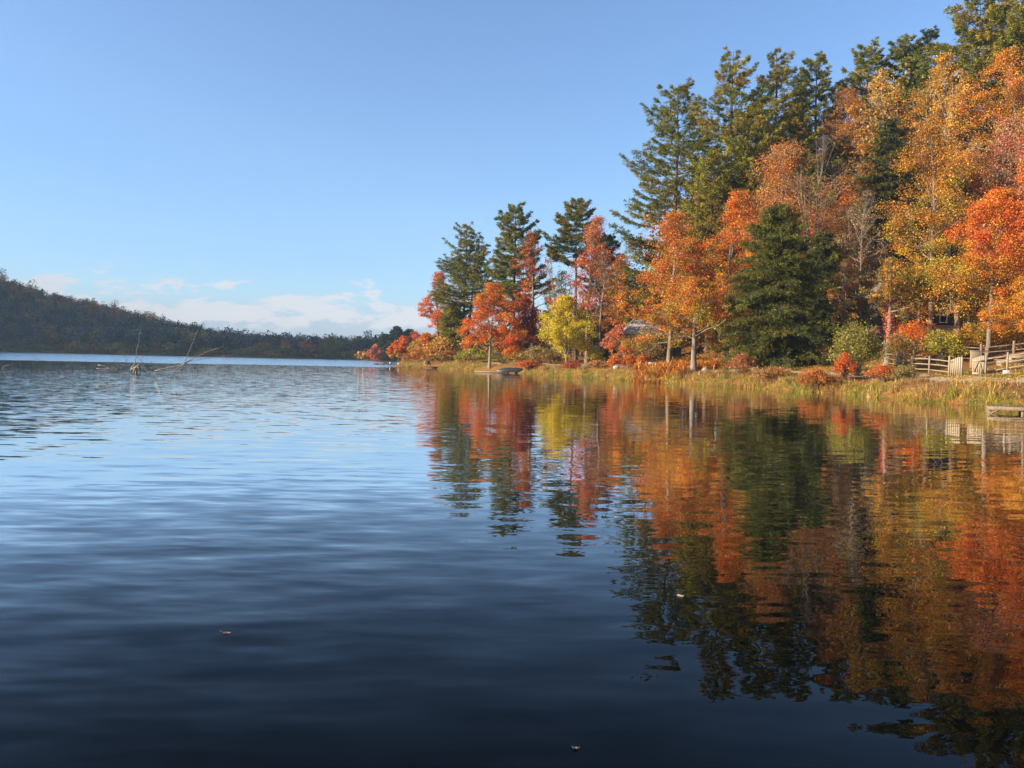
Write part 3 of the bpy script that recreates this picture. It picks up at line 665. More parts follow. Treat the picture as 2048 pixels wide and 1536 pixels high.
for i in range(230):
    px = rg.uniform(1240, 2150); d = rg.uniform(104, 160); b = base(px, d)
    lim = np.interp(px, [1240, 1300, 1400, 1600, 1700, 1850, 2000], [590, 520, 300, 250, 170, 130, 60]) + 25
    hmax = at(px, lim, d)[2] - b[2]
    if hmax < 4: continue
    simple_tree(hw, hw, b, min(hmax, rg.uniform(13, 30)), rg.uniform(7, 11), [BROWN, BROWN, RUST, OLIVE, PINE_DARK][rg.integers(0, 5)], rg, .34, 1300, rg.random() < .25)  # dark palettes put the shade of the gaps between trees into leaf colour
for i in range(60):
    px = rg.uniform(890, 1260); d = rg.uniform(140, 185); b = base(px, d)
    lim = np.interp(px, [890, 1000, 1100, 1200, 1260], [660, 640, 610, 590, 560]) + rg.uniform(0, 50)
    hmax = at(px, lim, d)[2] - b[2]
    simple_tree(hw, hw, b, max(3, hmax), rg.uniform(6, 10), [BROWN, RUST, OLIVE, PINE_DARK][rg.integers(0, 4)], rg, .45, 900, rg.random() < .2)
tag(hw.build('hillside_woods', FAR), 'mixed brown and gold woods filling the slope behind the shore trees', 'woods', kind='stuff')

fw = MB(); made = 0
xs = rg.uniform(-820, 70, 14000); ys = rg.uniform(318, 780, 14000)
ss = lake_sd(xs, ys); zs = height(xs, ys); pxs = 1024 + F * xs / ys
sel = (ss > .6) & (ss < 330) & (pxs > -760) & (pxs < 905) & ((pxs > -30) | (rg.random(14000) < .3))
gx = {}
for x, y, z, s, q in zip(xs[sel], ys[sel], zs[sel], ss[sel], pxs[sel]):
    key = (int(x // 6.5), int(y // 6.5))
    if key in gx: continue
    gx[key] = 1
    u = rg.random()
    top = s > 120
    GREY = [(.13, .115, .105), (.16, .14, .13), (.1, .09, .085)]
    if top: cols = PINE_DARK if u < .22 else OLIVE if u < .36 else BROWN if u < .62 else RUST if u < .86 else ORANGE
    else: cols = PINE_DARK if u < .3 else GREY if u < .72 else OLIVE if u < .79 else BROWN if u < .96 else RUST  # leafless greys and dark greens also put the lower slope's shade into colour
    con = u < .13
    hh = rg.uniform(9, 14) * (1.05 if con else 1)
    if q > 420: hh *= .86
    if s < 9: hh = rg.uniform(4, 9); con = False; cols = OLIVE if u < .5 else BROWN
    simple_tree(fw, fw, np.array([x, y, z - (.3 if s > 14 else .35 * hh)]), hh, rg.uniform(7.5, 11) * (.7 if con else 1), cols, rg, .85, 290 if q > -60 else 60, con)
    made += 1
tag(fw.build('forest', FAR), 'dark shaded forest covering the hill beyond the lake', 'forest', kind='stuff')
print('far trees', made)

# ------------------------------------------------------------------ shrubs
def shrub_mesh(h, W, cols, seed, n=3500, leaf=.1, ns=16, dens=1, flat=1.0):
    rg = np.random.default_rng(seed); wd, cn = MB(), MB()
    a = rg.uniform(0, 2 * PI, ns * 3); e = rg.uniform(.15, 1.0, ns * 3)
    tip = np.stack([np.cos(a) * W / 2 * e, np.sin(a) * W / 2 * e, h * np.sqrt(np.clip(1 - (e * .9) ** 2, .05, 1)) * rg.uniform(.75, 1.08, ns * 3)], -1)
    midp = tip * np.array([.4, .4, .55]) + rg.normal(0, .04, (ns * 3, 3)) * h
    p0 = tip * np.array([.1, .1, 0])
    wd.sticks(p0, midp, .022, .014); wd.sticks(midp, tip, .014, .005)
    t = rg.uniform(.25, 1, (ns * 9, 1)); i = rg.integers(0, ns * 3, ns * 9)
    q0 = midp[i] * (1 - t) + tip[i] * t; q1 = q0 + rg.normal(size=(ns * 9, 3)) * np.array([.12 * W, .12 * W, .1 * h]); q1[:, 2] = np.maximum(q1[:, 2], .05)
    wd.sticks(q0, q1, .008, .003)
    C = np.vstack([q1, tip]); w = rg.lognormal(0, .6, len(C)); w /= w.sum()
    ci = rg.choice(len(C), n, p=w); P = C[ci] + rg.normal(size=(n, 3)) * np.array([.06 * W, .06 * W, .07 * h]); P[:, 2] = np.abs(P[:, 2])
    cc = jitter(rg, pick(rg, cols, len(C)), .12, .05)[ci]
    L = leaf * rg.uniform(.6, 1.4, n)
    cn.leaves(P, L, L * .7, unit(rg.normal(size=(n, 3)) + np.array([0, 0, .5])), jitter(rg, cc), rg=rg)
    return wd, cn
G_S = 'shrubs along the bank'
def shrub(label, px, top, d, w, cols, n=3500, leaf=.1, name='shrub', ns=16):
    seedc[0] += 7; b = base(px, d); h = max(at(px, top, d)[2] - b[2], .35)
    wd, cn = shrub_mesh(h, px_m(w, d), cols, seedc[0], n, leaf, ns)
    o = thing(name, b, label, 'bush', G_S); wd.build('stems', BARK, o); cn.build('foliage', LEAF, o)
    return o
LIME = [(.3, .3, .05), (.22, .25, .045), (.38, .35, .06)]
shrub('large yellow green bush at the end of the rail fence', 1714, 652, 59, 96, LIME + OLIVE, 9000, .12, ns=24)
shrub('small red bush at the foot of the yellow green bush', 1690, 713, 57.5, 44, REDOR + RUST + RED, 3500, .09)
shrub('bright red orange bush at the water edge below the hemlock', 1634, 742, 57.8, 66, REDOR + RUST + BROWN, 6000, .09)
shrub('reddish bush in front of the rail fence', 1768, 731, 53.5, 62, REDOR + RUST + BROWN, 6000, .08)
shrub('dull straw bush beside the reddish bush at the fence', 1812, 733, 52, 54, TAN + OLIVE, 3500, .08)
shrub('pinkish brown bush under the edge of the big hemlock', 1480, 714, 69.5, 64, PINK + BROWN, 4500, .1)
shrub('rusty bush between the hemlock trunks and the water', 1545, 735, 64.5, 80, RUST + BROWN + TAN, 5500, .09)
shrub('red bush beside the upturned boat', 1060, 722, 109, 54, RED + RUST, 3500, .14)
shrub('red brown bush below the yellow tree', 1148, 724, 97.5, 46, RED + BROWN, 3000, .13)
shrub('pale russet bush between the yellow tree and the white post', 1194, 722, 93, 44, RUST + TAN, 3000, .13)
shrub('tall grey green shrub with bare twigs beside the cabin', 1290, 664, 93, 86, OLIVE + TAN, 6000, .14, ns=22)
shrub('rust clump nearest the white post', 1232, 712, 90, 34, RUST + REDOR, 2600, .12)
shrub('rust clump in the middle of the low hedge', 1258, 710, 89.5, 36, RUST + ORANGE, 2600, .12)
shrub('orange clump at the far end of the low hedge', 1286, 709, 89, 36, ORANGE + RUST, 2600, .12)
shrub('flame coloured low maple bush before the brick house', 1826, 646, 68, 84, REDOR + ORANGE, 4500, .12)
shrub('dark shaded undergrowth bush behind the rail fence', 1800, 672, 63, 70, BROWN + OLIVE, 3500, .12)
shrub('olive yellow bush below the white window', 1884, 664, 62, 84, YGREEN + OLIVE, 6000, .11)
shrub('golden olive bush by the upper fence', 1946, 652, 62.5, 80, GOLD + OLIVE, 5000, .11)
shrub('brown thicket between the upper fence and the amber maple', 2016, 640, 62, 90, BROWN + GOLD, 5000, .11)
shrub('green brown bush at the outer end of the bank', 905, 702, 147, 72, OLIVE + RUST, 4000, .2)
shrub('olive bush left of the pale slim trunk', 946, 700, 132, 70, OLIVE + YGREEN, 4000, .18)
shrub('russet bush by the little dock', 880, 712, 152, 40, RUST + OLIVE, 2600, .2)
shrub('brown bush under the rounded orange tree', 826, 708, 164, 46, BROWN + RED, 3000, .2)
shrub('yellowish bush right of the pale slim trunk', 1004, 696, 124, 56, YGREEN + OLIVE, 3500, .17)
shrub('straw coloured bush behind the red bush by the boat', 1072, 694, 115, 62, TAN + OLIVE, 3500, .17)
shrub('golden bush at the foot of the crimson maple', 1036, 700, 120, 48, GOLD + OLIVE, 3000, .17)
shrub('brown bush in the shade behind the yellow tree', 1100, 700, 112, 54, BROWN + OLIVE, 3200, .16)
shrub('dark brown thicket beneath the leafless pale ash', 1664, 690, 70, 60, BROWN + PINE_DARK, 3200, .12)

# ------------------------------------------------------------------ grass, reeds, bracken, litter (nobody could count them)
def poly_sample(k, s0, s1, d0, d1, rg):
    """points beside the near shore, s metres inland"""
    seg = PATH_LINE; dv = np.diff(seg, axis=0); ln = np.linalg.norm(dv, axis=1); cum = np.concatenate([[0], np.cumsum(ln)])
    t = rg.uniform(0, cum[-1], k * 3); i = np.clip(np.searchsorted(cum, t) - 1, 0, len(ln) - 1)
    f = (t - cum[i]) / ln[i]; P = seg[i] + dv[i] * f[:, None]
    nrm = np.stack([dv[:, 1], -dv[:, 0]], -1) / ln[:, None]
    s = rg.uniform(s0, s1, k * 3); Q = P + nrm[i] * s[:, None]
    keep = (Q[:, 1] > d0) & (Q[:, 1] < d1)
    return Q[keep][:k], nrm[i][keep][:k]
def blades(P, hgt, wid, lean, cols, rg):
    k = len(P); V = []
    ld = unit(np.concatenate([lean, np.zeros((k, 1))], 1))
    side = np.stack([-ld[:, 1], ld[:, 0], np.zeros(k)], -1); side = unit(side + rg.normal(0, .5, (k, 3)) * np.array([1, 1, 0]))
    bend = np.linalg.norm(lean, axis=1)
    for t, wf in ((0, 1), (.4, .9), (.75, .6), (1, .12)):
        c = P + ld * (hgt * bend * t ** 2)[:, None] + np.array([0, 0, 1.0]) * (hgt * (t - .45 * np.clip(bend, 0, 1.2) * t ** 3))[:, None]
        V += [c - side * (wid * wf * .5)[:, None], c + side * (wid * wf * .5)[:, None]]
    V = np.stack(V, 1).reshape(-1, 3)
    q = np.array([[0, 1, 3, 2], [2, 3, 5, 4], [4, 5, 7, 6]])
    mb = MB(); mb.add(V, (np.arange(k)[:, None, None] * 8 + q[None]).reshape(-1, 4), np.repeat(cols, 3, 0)); return mb
np_a, np_b = Noise2(21, 5), Noise2(22, 2.2)
GREENB = np.array([.2, .225, .035]); YELB = np.array([.5, .4, .075]); TANB = np.array([.5, .33, .12]); BRNB = np.array([.26, .14, .06])
def bladecol(P, rg, bias):
    v = np_a(P[:, 0], P[:, 1]) * .8 + np_b(P[:, 0], P[:, 1]) * .5 + rg.normal(0, .5, len(P)) + bias
    st = np.array([-1.5, -.3, .8, 2.0]); C = np.stack([GREENB, YELB, TANB, BRNB])
    c = np.stack([np.interp(v, st, C[:, i]) for i in range(3)], -1)
    return jitter(rg, c, .2, .06)
def gap(P, px0, px1, d0, d1):          # bare places at the boat, the dock and the path end
    px = 1024 + F * P[:, 0] / P[:, 1]
    return ~((px > px0) & (px < px1) & (P[:, 1] > d0) & (P[:, 1] < d1))
rg = np.random.default_rng(31)
P, nr = poly_sample(34000, -.55, .95, 30, 166, rg)
P = np.concatenate([P, height(P[:, 0], P[:, 1])[:, None]], 1); P[:, 2] = np.maximum(P[:, 2], -.05)
ok = gap(P, 948, 1046, 100, 130) & gap(P, 842, 890, 140, 165); P, nr = P[ok], nr[ok]
tuft = .75 + .35 * np_b(P[:, 0] * 1.3, P[:, 1] * 1.3) + .25 * np_a(P[:, 0], P[:, 1])
clump = np_b(P[:, 0] * 1.7 + 3, P[:, 1] * 1.7)
ok = clump + rg.normal(0, .3, len(P)) > -.75; P, nr, tuft, clump = P[ok], nr[ok], tuft[ok], clump[ok]
hg = np.clip(tuft + .25 * clump, .3, 1.6) * rg.uniform(.4, 1.15, len(P)) * .62
ln = -nr * rg.uniform(.1, .9, (len(P), 1)) + rg.normal(0, .35, (len(P), 2))
tag(blades(P, hg, rg.uniform(.015, .035, len(P)), ln, bladecol(P, rg, -.35), rg).build('reeds', BLADE), 'green and yellow reeds arching over the water along the bank', 'reeds', kind='stuff')
P, nr = poly_sample(36000, .7, 3.0, 30, 166, rg)
P = np.concatenate([P, height(P[:, 0], P[:, 1])[:, None]], 1)
ok = gap(P, 985, 1046, 100, 130); P, nr = P[ok], nr[ok]
hg = np.clip(.36 + .16 * np_b(P[:, 0], P[:, 1]) + .14 * np_a(P[:, 0] + 9, P[:, 1]), .1, .8) * rg.uniform(.5, 1.2, len(P)) * np.interp(P[:, 1], [50, 62], [.6, 1])
ln = rg.normal(0, .45, (len(P), 2)) - nr * .25
tag(blades(P, hg, rg.uniform(.012, .028, len(P)), ln, bladecol(P, rg, .75), rg).build('tall_grass', BLADE), 'dry tan and russet tall grass on top of the bank', 'grass', kind='stuff')
P, nr = poly_sample(46000, 3.6, 13.5, 30, 110, rg)
P = np.concatenate([P, height(P[:, 0], P[:, 1])[:, None]], 1)
hg = rg.uniform(.05, .16, len(P)); ln = rg.normal(0, .6, (len(P), 2))
tag(blades(P, hg, rg.uniform(.02, .04, len(P)), ln, bladecol(P, rg, -.5), rg).build('lawn_grass', BLADE), 'short green lawn grass between the fence and the bank', 'grass', kind='stuff')
P, nr = poly_sample(26000, 3.0, 26, 30, 110, rg)
P = np.concatenate([P, height(P[:, 0], P[:, 1])[:, None] + rg.uniform(.02, .09, (len(P), 1))], 1)
ok = np_a(P[:, 0] * .7, P[:, 1] * .7) + rg.normal(0, .6, len(P)) > -.4; P = P[ok]; k = len(P)
mb = MB(); mb.leaves(P, rg.uniform(.07, .15, k), rg.uniform(.06, .12, k), unit(rg.normal(size=(k, 3)) * .5 + np.array([0, 0, 1])), jitter(rg, pick(rg, ORANGE + GOLD + RUST + TAN, k)), rg=rg)
tag(mb.build('fallen_leaves', LEAF), 'orange and gold fallen leaves scattered over the lawn', 'leaves', kind='stuff')
# bracken: a low mass of orange fronds behind the bank
k = 15000; px = rg.uniform(1268, 1470, k); d = rg.uniform(75, 88, k)
P = np.array([at(a, 720, b) for a, b in zip(px, d)]); P[:, 2] = height(P[:, 0], P[:, 1])
ok = np_b(P[:, 0] * .8, P[:, 1] * .8) > -.7; P = P[ok]; k = len(P)
hg = rg.uniform(.3, .95, k); ln = rg.normal(0, .8, (k, 2))
tag(blades(P, hg, rg.uniform(.06, .14, k), ln, jitter(rg, pick(rg, ORANGE + RUST + GOLD + BROWN, k), .2), rg).build('bracken', BLADE), 'orange bracken spreading between the low hedge and the hemlock', 'ferns', kind='stuff')

# low brown undergrowth under the trees
k = 60000; px = rg.uniform(1040, 2080, k); d = rg.uniform(70, 112, k)
P = np.array([at(a, 720, b) for a, b in zip(px, d)]); sd_ = lake_sd(P[:, 0], P[:, 1])
lump = np_b(P[:, 0] * .7, P[:, 1] * .7) * .6 + np_a(P[:, 0], P[:, 1]) * .5
ok = (sd_ > 8.5) & (lump > -.5); P = P[ok]; lump = lump[ok]; k = len(P)
P[:, 2] = height(P[:, 0], P[:, 1]) + rg.random(k) * np.clip(.35 + .45 * lump, .15, 1.5)
uc = pick(rg, BROWN + OLIVE + RUST + OLIVE, k) * (.8 + .25 * np.clip(lump, -.6, 1))[:, None]
mb = MB(); mb.leaves(P, rg.uniform(.12, .26, k), rg.uniform(.09, .18, k), unit(rg.normal(size=(k, 3)) + np.array([0, 0, .6])), jitter(rg, uc), rg=rg)
tag(mb.build('undergrowth', LEAF), 'low brown and olive undergrowth covering the ground beneath the trees', 'undergrowth', kind='stuff')

# path along the bank
seg = []
for i in range(len(PATH_LINE) - 1):
    for t in np.linspace(0, 1, 7)[:-1]: seg.append(PATH_LINE[i] * (1 - t) + PATH_LINE[i + 1] * t)
seg = np.array(seg); seg = seg[seg[:, 1] < 128]
for _ in range(4): seg[1:-1] = (seg[:-2] + seg[1:-1] * 2 + seg[2:]) / 4
tg = unit(np.gradient(seg, axis=0)); nr = np.stack([tg[:, 1], -tg[:, 0]], -1)
rows = []
for s in np.linspace(3.0, 4.6, 5):
    q = seg + nr * s; rows.append(np.concatenate([q, height(q[:, 0], q[:, 1])[:, None] + .03], 1))
V = np.stack(rows, 1); k, w = V.shape[:2]
i = np.arange(k - 1)[:, None] * w; j = np.arange(w - 1)[None]
tag(MB().add(V.reshape(-1, 3), np.stack([i + j, i + j + 1, i + w + j + 1, i + w + j], -1).reshape(-1, 4)).build('path', PATHM, None, True), 'tan gravel path along the top of the bank', kind='structure')

# ------------------------------------------------------------------ fences and gates
def rail_fence(label, spots, hpost, rails, rp, rr, mat, group):
    b0 = base(*spots[0]); o = thing('rail_fence', b0, label, 'fence', group)
    pts = [base(*s) for s in spots]
    rg = np.random.default_rng(int(spots[0][0]))
    for p in pts:
        q = p - b0; t = rg.normal(0, .015, 2)
        MB().tube([q + (0, 0, -.3), q + (0, 0, hpost * .5), q + (t[0], t[1], hpost - .03), q + (t[0], t[1], hpost)], [rp, rp, rp * .95, rp * .7], 8, True).build('post', mat, o, True)
    for a, b in zip(pts[:-1], pts[1:]):
        for hz in rails:
            j = rg.normal(0, .02, 2); q0 = a - b0 + (0, 0, hz + j[0]); q1 = b - b0 + (0, 0, hz + j[1]); mid = (q0 + q1) / 2 + (0, 0, rg.normal(0, .012))
            MB().tube([q0, (q0 + mid) / 2, mid, (q1 + mid) / 2, q1], [rr * .6, rr * .95, rr, rr * .95, rr * .6], 7, True).build('rail', mat, o, True)
    return o
G_F = 'split rail fences'
rail_fence('pale three rail fence running from the gates towards the yellow green bush', [(1899, 52.6), (1859, 55.4), (1825, 58.4), (1794, 61.4), (1765, 64.4)], 1.28, (.32, .68, 1.06), .065, .05, WEATHERED, G_F)
rail_fence('pale three rail fence beyond the braced gate with the white sign', [(1972, 52), (2015, 51.4), (2062, 50.8), (2110, 50.2)], 1.28, (.22, .62, 1.04), .07, .055, WEATHERED, G_F)
rail_fence('darker shaded fence with thick posts climbing the slope', [(1768, 70), (1828, 66), (1896, 62.5), (1962, 59.5), (2027, 58.5), (2092, 57.5)], 1.5, (.35, .8, 1.2), .1, .05, BARK, G_F)  # darker bark material puts the slope's shade into this fence's colour

def gate(label, px0, px1, d, brace, group='garden gates'):
    p0 = base(px0, d); p1 = base(px1, d - .25); w = np.linalg.norm((p1 - p0)[:2]); ang = math.atan2(p1[1] - p0[1], p1[0] - p0[0])
    o = thing('wooden_gate', p0, label, 'gate', group); o.rotation_euler = (0, 0, ang)
    nb = 6; H0, H1 = 1.12, 1.36
    body = MB()
    for i in range(nb):
        x0, x1 = w * i / nb + .0025, w * (i + 1) / nb - .0025
        za, zb = (H0 + (H1 - H0) * math.sin(x / w * PI / 2) for x in (x0, x1))
        V = np.array([[x0, -.012, .04], [x1, -.012, .04], [x1, .012, .04], [x0, .012, .04], [x0, -.012, za], [x1, -.012, zb], [x1, .012, zb], [x0, .012, za]])
        body.add(V, [[0, 3, 2, 1], [4, 5, 6, 7], [0, 1, 5, 4], [1, 2, 6, 5], [2, 3, 7, 6], [3, 0, 4, 7]])
    body.build('boards', GATEWOOD, o)
    s = -1 if brace else 1
    for z in (.16, 1.0):
        MB().box((.02, s * .012 if s > 0 else -.045, z - .06), (w - .02, .045 if s > 0 else -.012, z + .06)).build('cross_bar', GATEWOOD, o)
    if brace:
        for xa, xb in ((.08, w * .48), (w - .08, w * .56)):
            q0 = np.array([xa, -.03, .24]); q1 = np.array([xb, -.03, .92])
            MB().tube([q0, q1], [.035, .035], 4, True).build('brace', WEATHERED, o)
    MB().tube([(-.06 if not brace else w + .08, .02, -.3), (-.06 if not brace else w + .08, .02, 1.4)], .065, 8, True).build('post', WEATHERED, o, True)
    for z in (.2, 1.0):
        MB().box((-.03 if not brace else w - .12, -.055 - .006, z - .015), (.14 if not brace else w + .05, -.049, z + .015)).build('hinge', DARKDRIFT, o)
    return o
gate('plain board gate standing open next to the rail fence', 1901, 1926, 52, False)
gate('open gate with diagonal braces on its boards', 1945, 1969, 51.8, True)
# pale panel leaning behind the braced gate
p = base(1951, 56); o = thing('board_panel', p, 'pale upright board panel standing behind the braced gate', 'panel')
MB().box((-.38, -.03, 0), (.35, .03, 1.2)).build('panel', GATEWOOD, o, False, .012)
MB().box((-.41, -.05, 1.202), (.38, .05, 1.26)).build('cap_rail', GATEWOOD, o, False, .012)
# slabs lying behind the fence at the edge
for k, (px, d, L_, hgt, dy, lab) in enumerate([(2036, 54.5, 2.4, .25, .8, 'long low grey plank platform behind the white sign'), (2048, 57.5, 2.0, .35, .8, 'grey plank bench on the slope behind the low platform')]):
    p = base(px, d); o = thing('plank_platform', p, lab, 'platform', 'plank platforms')
    top = MB()
    for i in range(5): top.box((-L_ / 2, dy * i / 5, hgt), (L_ / 2, dy * (i + 1) / 5 - .015, hgt + .05))
    top.build('deck', WEATHERED, o)
    MB().box((-L_ / 2, -.04, hgt - .16), (L_ / 2, -.002, hgt + .046)).build('fascia', WEATHERED, o)
    for x in (-L_ / 2 + .15, L_ / 2 - .15): MB().box((x - .06, .1, -.4), (x + .06, dy - .1, hgt - .002)).build('leg', WEATHERED, o)
# white sign
p = base(2013, 50.2); c = at(2013, 747.5, 50.2); o = thing('small_sign', (c[0], c[1], p[2]), 'small square white sign in front of the rail fence', 'sign')
zc = c[2] - p[2]; hs = .23
MB().box((-hs, -.012, zc - hs), (hs, .012, zc + hs)).build('sign_board', WHITE, o, False, .004)
MB().box((-.035, -.0165, zc - .09), (.035, -.0125, zc + .02)).box((-.02, -.0165, zc + .035), (.02, -.0125, zc + .075)).build('blue_mark', BLUEMARK, o)
MB().box((-.03, .013, -.25), (.03, .05, zc + hs - .02)).build('stake', WEATHERED, o)

# ------------------------------------------------------------------ houses
def house(label, px0, px1, d, hw_, depth, brick, wins, roof_h, yaw=0, over=.5, z0=None):
    p0 = base(px0, d); p1 = base(px1, d); zb = min(p0[2], p1[2]) if z0 is None else z0
    w = p1[0] - p0[0]
    o = thing('cabin', (p0[0], p0[1], zb), label, 'house'); o.rotation_euler = (0, 0, yaw)
    MB().box((0, 0, -1.5 if not brick else brick), (w, depth, hw_)).build('wall', DARKSIDING, o)
    if brick: MB().box((-.04, -.04, -1.5), (w + .04, depth + .04, brick - .003)).build('brick_base', BRICK, o)
    r = MB()
    V = np.array([[-over, -over, hw_ - .15], [w + over, -over, hw_ - .15], [w + over - roof_h * .9, depth / 2, hw_ + roof_h], [-over + roof_h * .9, depth / 2, hw_ + roof_h],
                  [-over, depth + over, hw_ - .15], [w + over, depth + over, hw_ - .15]])
    V = np.vstack([V, V + np.array([0, 0, .14])])
    fs = [[0, 1, 2, 3], [3, 2, 5, 4]]
    F_ = [[a for a in f[::-1]] for f in fs] + [[a + 6 for a in f] for f in fs] + [[0, 1, 7, 6], [4, 10, 11, 5]]
    F_ += [[0, 6, 9, 3], [3, 9, 10, 4], [1, 2, 8, 7], [2, 5, 11, 8]]
    r.add(V, F_).add(V[[6, 9, 10, 10]] + np.array([0, 0, .0]), [[0, 1, 2, 3]]).add(V[[7, 11, 8, 8]], [[0, 1, 2, 3]])
    r.build('roof', SHINGLE, o)
    for (x, z, ww, wh, glass) in wins:
        fr = MB(); t = .07
        fr.box((x - t, -.06, z - t), (x + ww + t, -.003, z)); fr.box((x - t, -.06, z + wh), (x + ww + t, -.003, z + wh + t))
        fr.box((x - t, -.06, z + .001), (x, -.003, z + wh - .001)); fr.box((x + ww, -.06, z + .001), (x + ww + t, -.003, z + wh - .001))
        fr.box((x + .001, -.055, z + wh * .5 - .03), (x + ww - .001, -.003, z + wh * .5 + .03))
        f = fr.build('window', WHITE, o)
        MB().box((x + .002, -.02, z + .002), (x + ww - .002, -.004, z + wh - .002)).build('pane', glass, f)
    return o
house('dark cabin with a grey hipped roof peeping out behind the orange red maple', 1254, 1362, 106, 2.6, 6, 0, [(2.2, 1.1, .9, 1.0, GLASS)], 2.3, over=.6, z0=at(1290, 668, 106)[2] - 2.55)
zb = at(1890, 664, 76)[2]
hs_ = house('dark sided house with a red brick base half hidden by the golden maples', 1784, 1996, 76, 4.2, 7, 1.25, [(.45, 1.75, .95, 1.25, TEAL), (4.55, 1.55, .62, 1.3, GLASS), (7.3, 1.55, .62, 1.3, GLASS)], 2.4, z0=zb - .6)
MB().box((1.75, -1.2, -1.2), (1.9, -1.05, 4.0)).build('porch_post', WHITE, hs_)

# ------------------------------------------------------------------ docks, boat, shore furniture
def dock(label, a, b, width, z, npost, mat, nd=None, brace=False):
    a = np.array(a[:2]); b = np.array(b[:2]); L_ = np.linalg.norm(b - a); ang = math.atan2(b[1] - a[1], b[0] - a[0])
    o = thing('dock', (a[0], a[1], 0), label, 'dock', 'docks'); o.rotation_euler = (0, 0, ang)
    n = nd or max(8, int(L_ / .16)); m = MB()
    for i in range(n): m.box((L_ * i / n + .004, 0, z - .035), (L_ * (i + 1) / n - .006, width, z))
    m.build('deck', mat, o)
    for y in (-.002, width + .05): MB().box((-.01, y - .045, z - .16), (L_ + .01, y - .003, z + .006)).build('beam', mat, o)
    for i in range(npost):
        x = .1 + (L_ - .2) * i / max(1, npost - 1)
        for y in (.08, width - .12): MB().box((x - .06, y - .05, -1.2), (x + .06, y + .05, z - .04)).build('post', mat, o)
    if brace:
        MB().tube([(.12, -.03, -.02), (.55, -.03, z - .09)], .035, 4, True).build('brace', mat, o)
    return o
dock('weathered plank dock on posts at the near end of the bank', onwater(1974, 826), onwater(2120, 832.5), 1.5, .31, 3, DOCKWOOD, brace=True)
dock('low brown floating dock beside the upturned boat', onwater(950, 744.3), onwater(1004, 746.4), 1.4, .2, 2, DOCKWOOD)
dock('dark little dock below the tall pinkish maple', onwater(843, 736.2), onwater(888, 737.0), 1.6, .3, 3, DARKDRIFT)
def chair(label, px, d, mat):
    p = at(px, 720, d); o = thing('low_chair', (p[0], p[1], .3), label, 'chair', 'chairs on the little dock'); o.rotation_euler = (0, 0, .3)
    MB().box((-.3, -.3, .32), (.3, .3, .38)).build('seat', mat, o, False, .01)
    V = lambda v: np.stack([v[:, 0], v[:, 1] + (v[:, 2] - .38) * .35, v[:, 2]], -1)
    MB().box((-.3, .24, .385), (.3, .3, 1.05), V).build('backrest', mat, o, False, .01)
    for x in (-.3, .24):
        for y in (-.28, .22): MB().box((x, y, 0), (x + .06, y + .06, .318)).build('leg', mat, o)
        MB().box((x - .03, -.32, .56), (x + .09, .28, .6)).build('armrest', mat, o)
    return o
chair('tan low chair on the dark little dock', 852, 147.2, TANWOOD)
chair('black low chair beside the tan one on the little dock', 858, 147.0, HULL)
# upturned boat
a = onwater(993, 745.6); b = onwater(1046, 746.6); L_ = np.linalg.norm((b - a)[:2])
o = thing('rowing_boat', ((a[0] + b[0]) / 2, (a[1] + b[1]) / 2 + .6, .12), 'dark upturned boat lying between the floating dock and the red bush', 'boat'); o.rotation_euler = (0, 0, math.atan2(b[1] - a[1], b[0] - a[0]))
t = np.linspace(-1, 1, 15); th = np.linspace(0, PI, 11)
V = []
for q in t:
    wv = .72 * (1 - max(0, -q) ** 2.4 * .96 - max(0, q) ** 4 * .3); hv = .58 * (1 - max(0, -q) ** 3 * .55 - max(0, q) ** 4 * .1)
    for u in th: V.append((q * L_ / 2, -math.cos(u) * wv, .02 + hv * math.sin(u) ** .7))
V = np.array(V); i = np.arange(14)[:, None] * 11; j = np.arange(10)[None]
Q = np.stack([i + j, i + 11 + j, i + 11 + j + 1, i + j + 1], -1).reshape(-1, 4)
hb = MB().add(V, Q); k = 14 * 11
for i in range(5): hb.add(V[[k + i, k + i + 1, k + 9 - i, k + 10 - i]], [[0, 1, 2, 3]])
hb.build('hull', HULL, o, True)
MB().tube([(x * L_ / 2, 0, .615 + .0 * x) for x in np.linspace(-.6, .98, 6)], .03, 5, True).build('keel', HULL, o)
def gun(s):
    return [(q * L_ / 2, s * (.72 * (1 - max(0, -q) ** 2.4 * .96 - max(0, q) ** 4 * .3) + .02), .03) for q in t]
for s in (-1, 1): MB().tube(gun(s), .03, 5, True).build('gunwale', HULL, o)

def rock_mesh(sx, sy, sz, seed, n=10, k=14):
    rg = np.random.default_rng(seed); V = []
    ph = rg.uniform(0, 6, 8)
    for i in range(n + 1):
        la = -PI / 2 + PI * i / n
        for j in range(k):
            lo = 2 * PI * j / k
            d = np.array([math.cos(la) * math.cos(lo), math.cos(la) * math.sin(lo), math.sin(la)])
            r = 1 + .14 * math.sin(3 * d[0] + ph[0]) * math.sin(4 * d[1] + ph[1]) + .1 * math.sin(6 * d[2] + 5 * d[0] + ph[2]) + .06 * math.sin(11 * d[1] + 7 * d[0] + ph[3])
            V.append(d * r * np.array([sx, sy, sz]))
    i = np.arange(n)[:, None] * k; j = np.arange(k)[None]; j2 = (j + 1) % k
    return MB().add(np.array(V), np.stack([i + j, i + j2, i + k + j2, i + k + j], -1).reshape(-1, 4))
def rock(label, px, py, d, sx, sy, sz, mat, group, onw=False):
    seedc[0] += 3; p = at(px, py, d); z = 0 if onw else H(p[0], p[1])
    o = rock_mesh(sx, sy, sz, seedc[0]).build('boulder', mat, None, True); o.location = (p[0], p[1], z + sz * .25)
    return tag(o, label, 'boulder', group)
G_R = 'dark boulders in the water off the point'
rock('long flat dark boulder farthest out from the point', 756, 730, 181, 1.2, .8, .3, DARKSTONE, G_R, True)
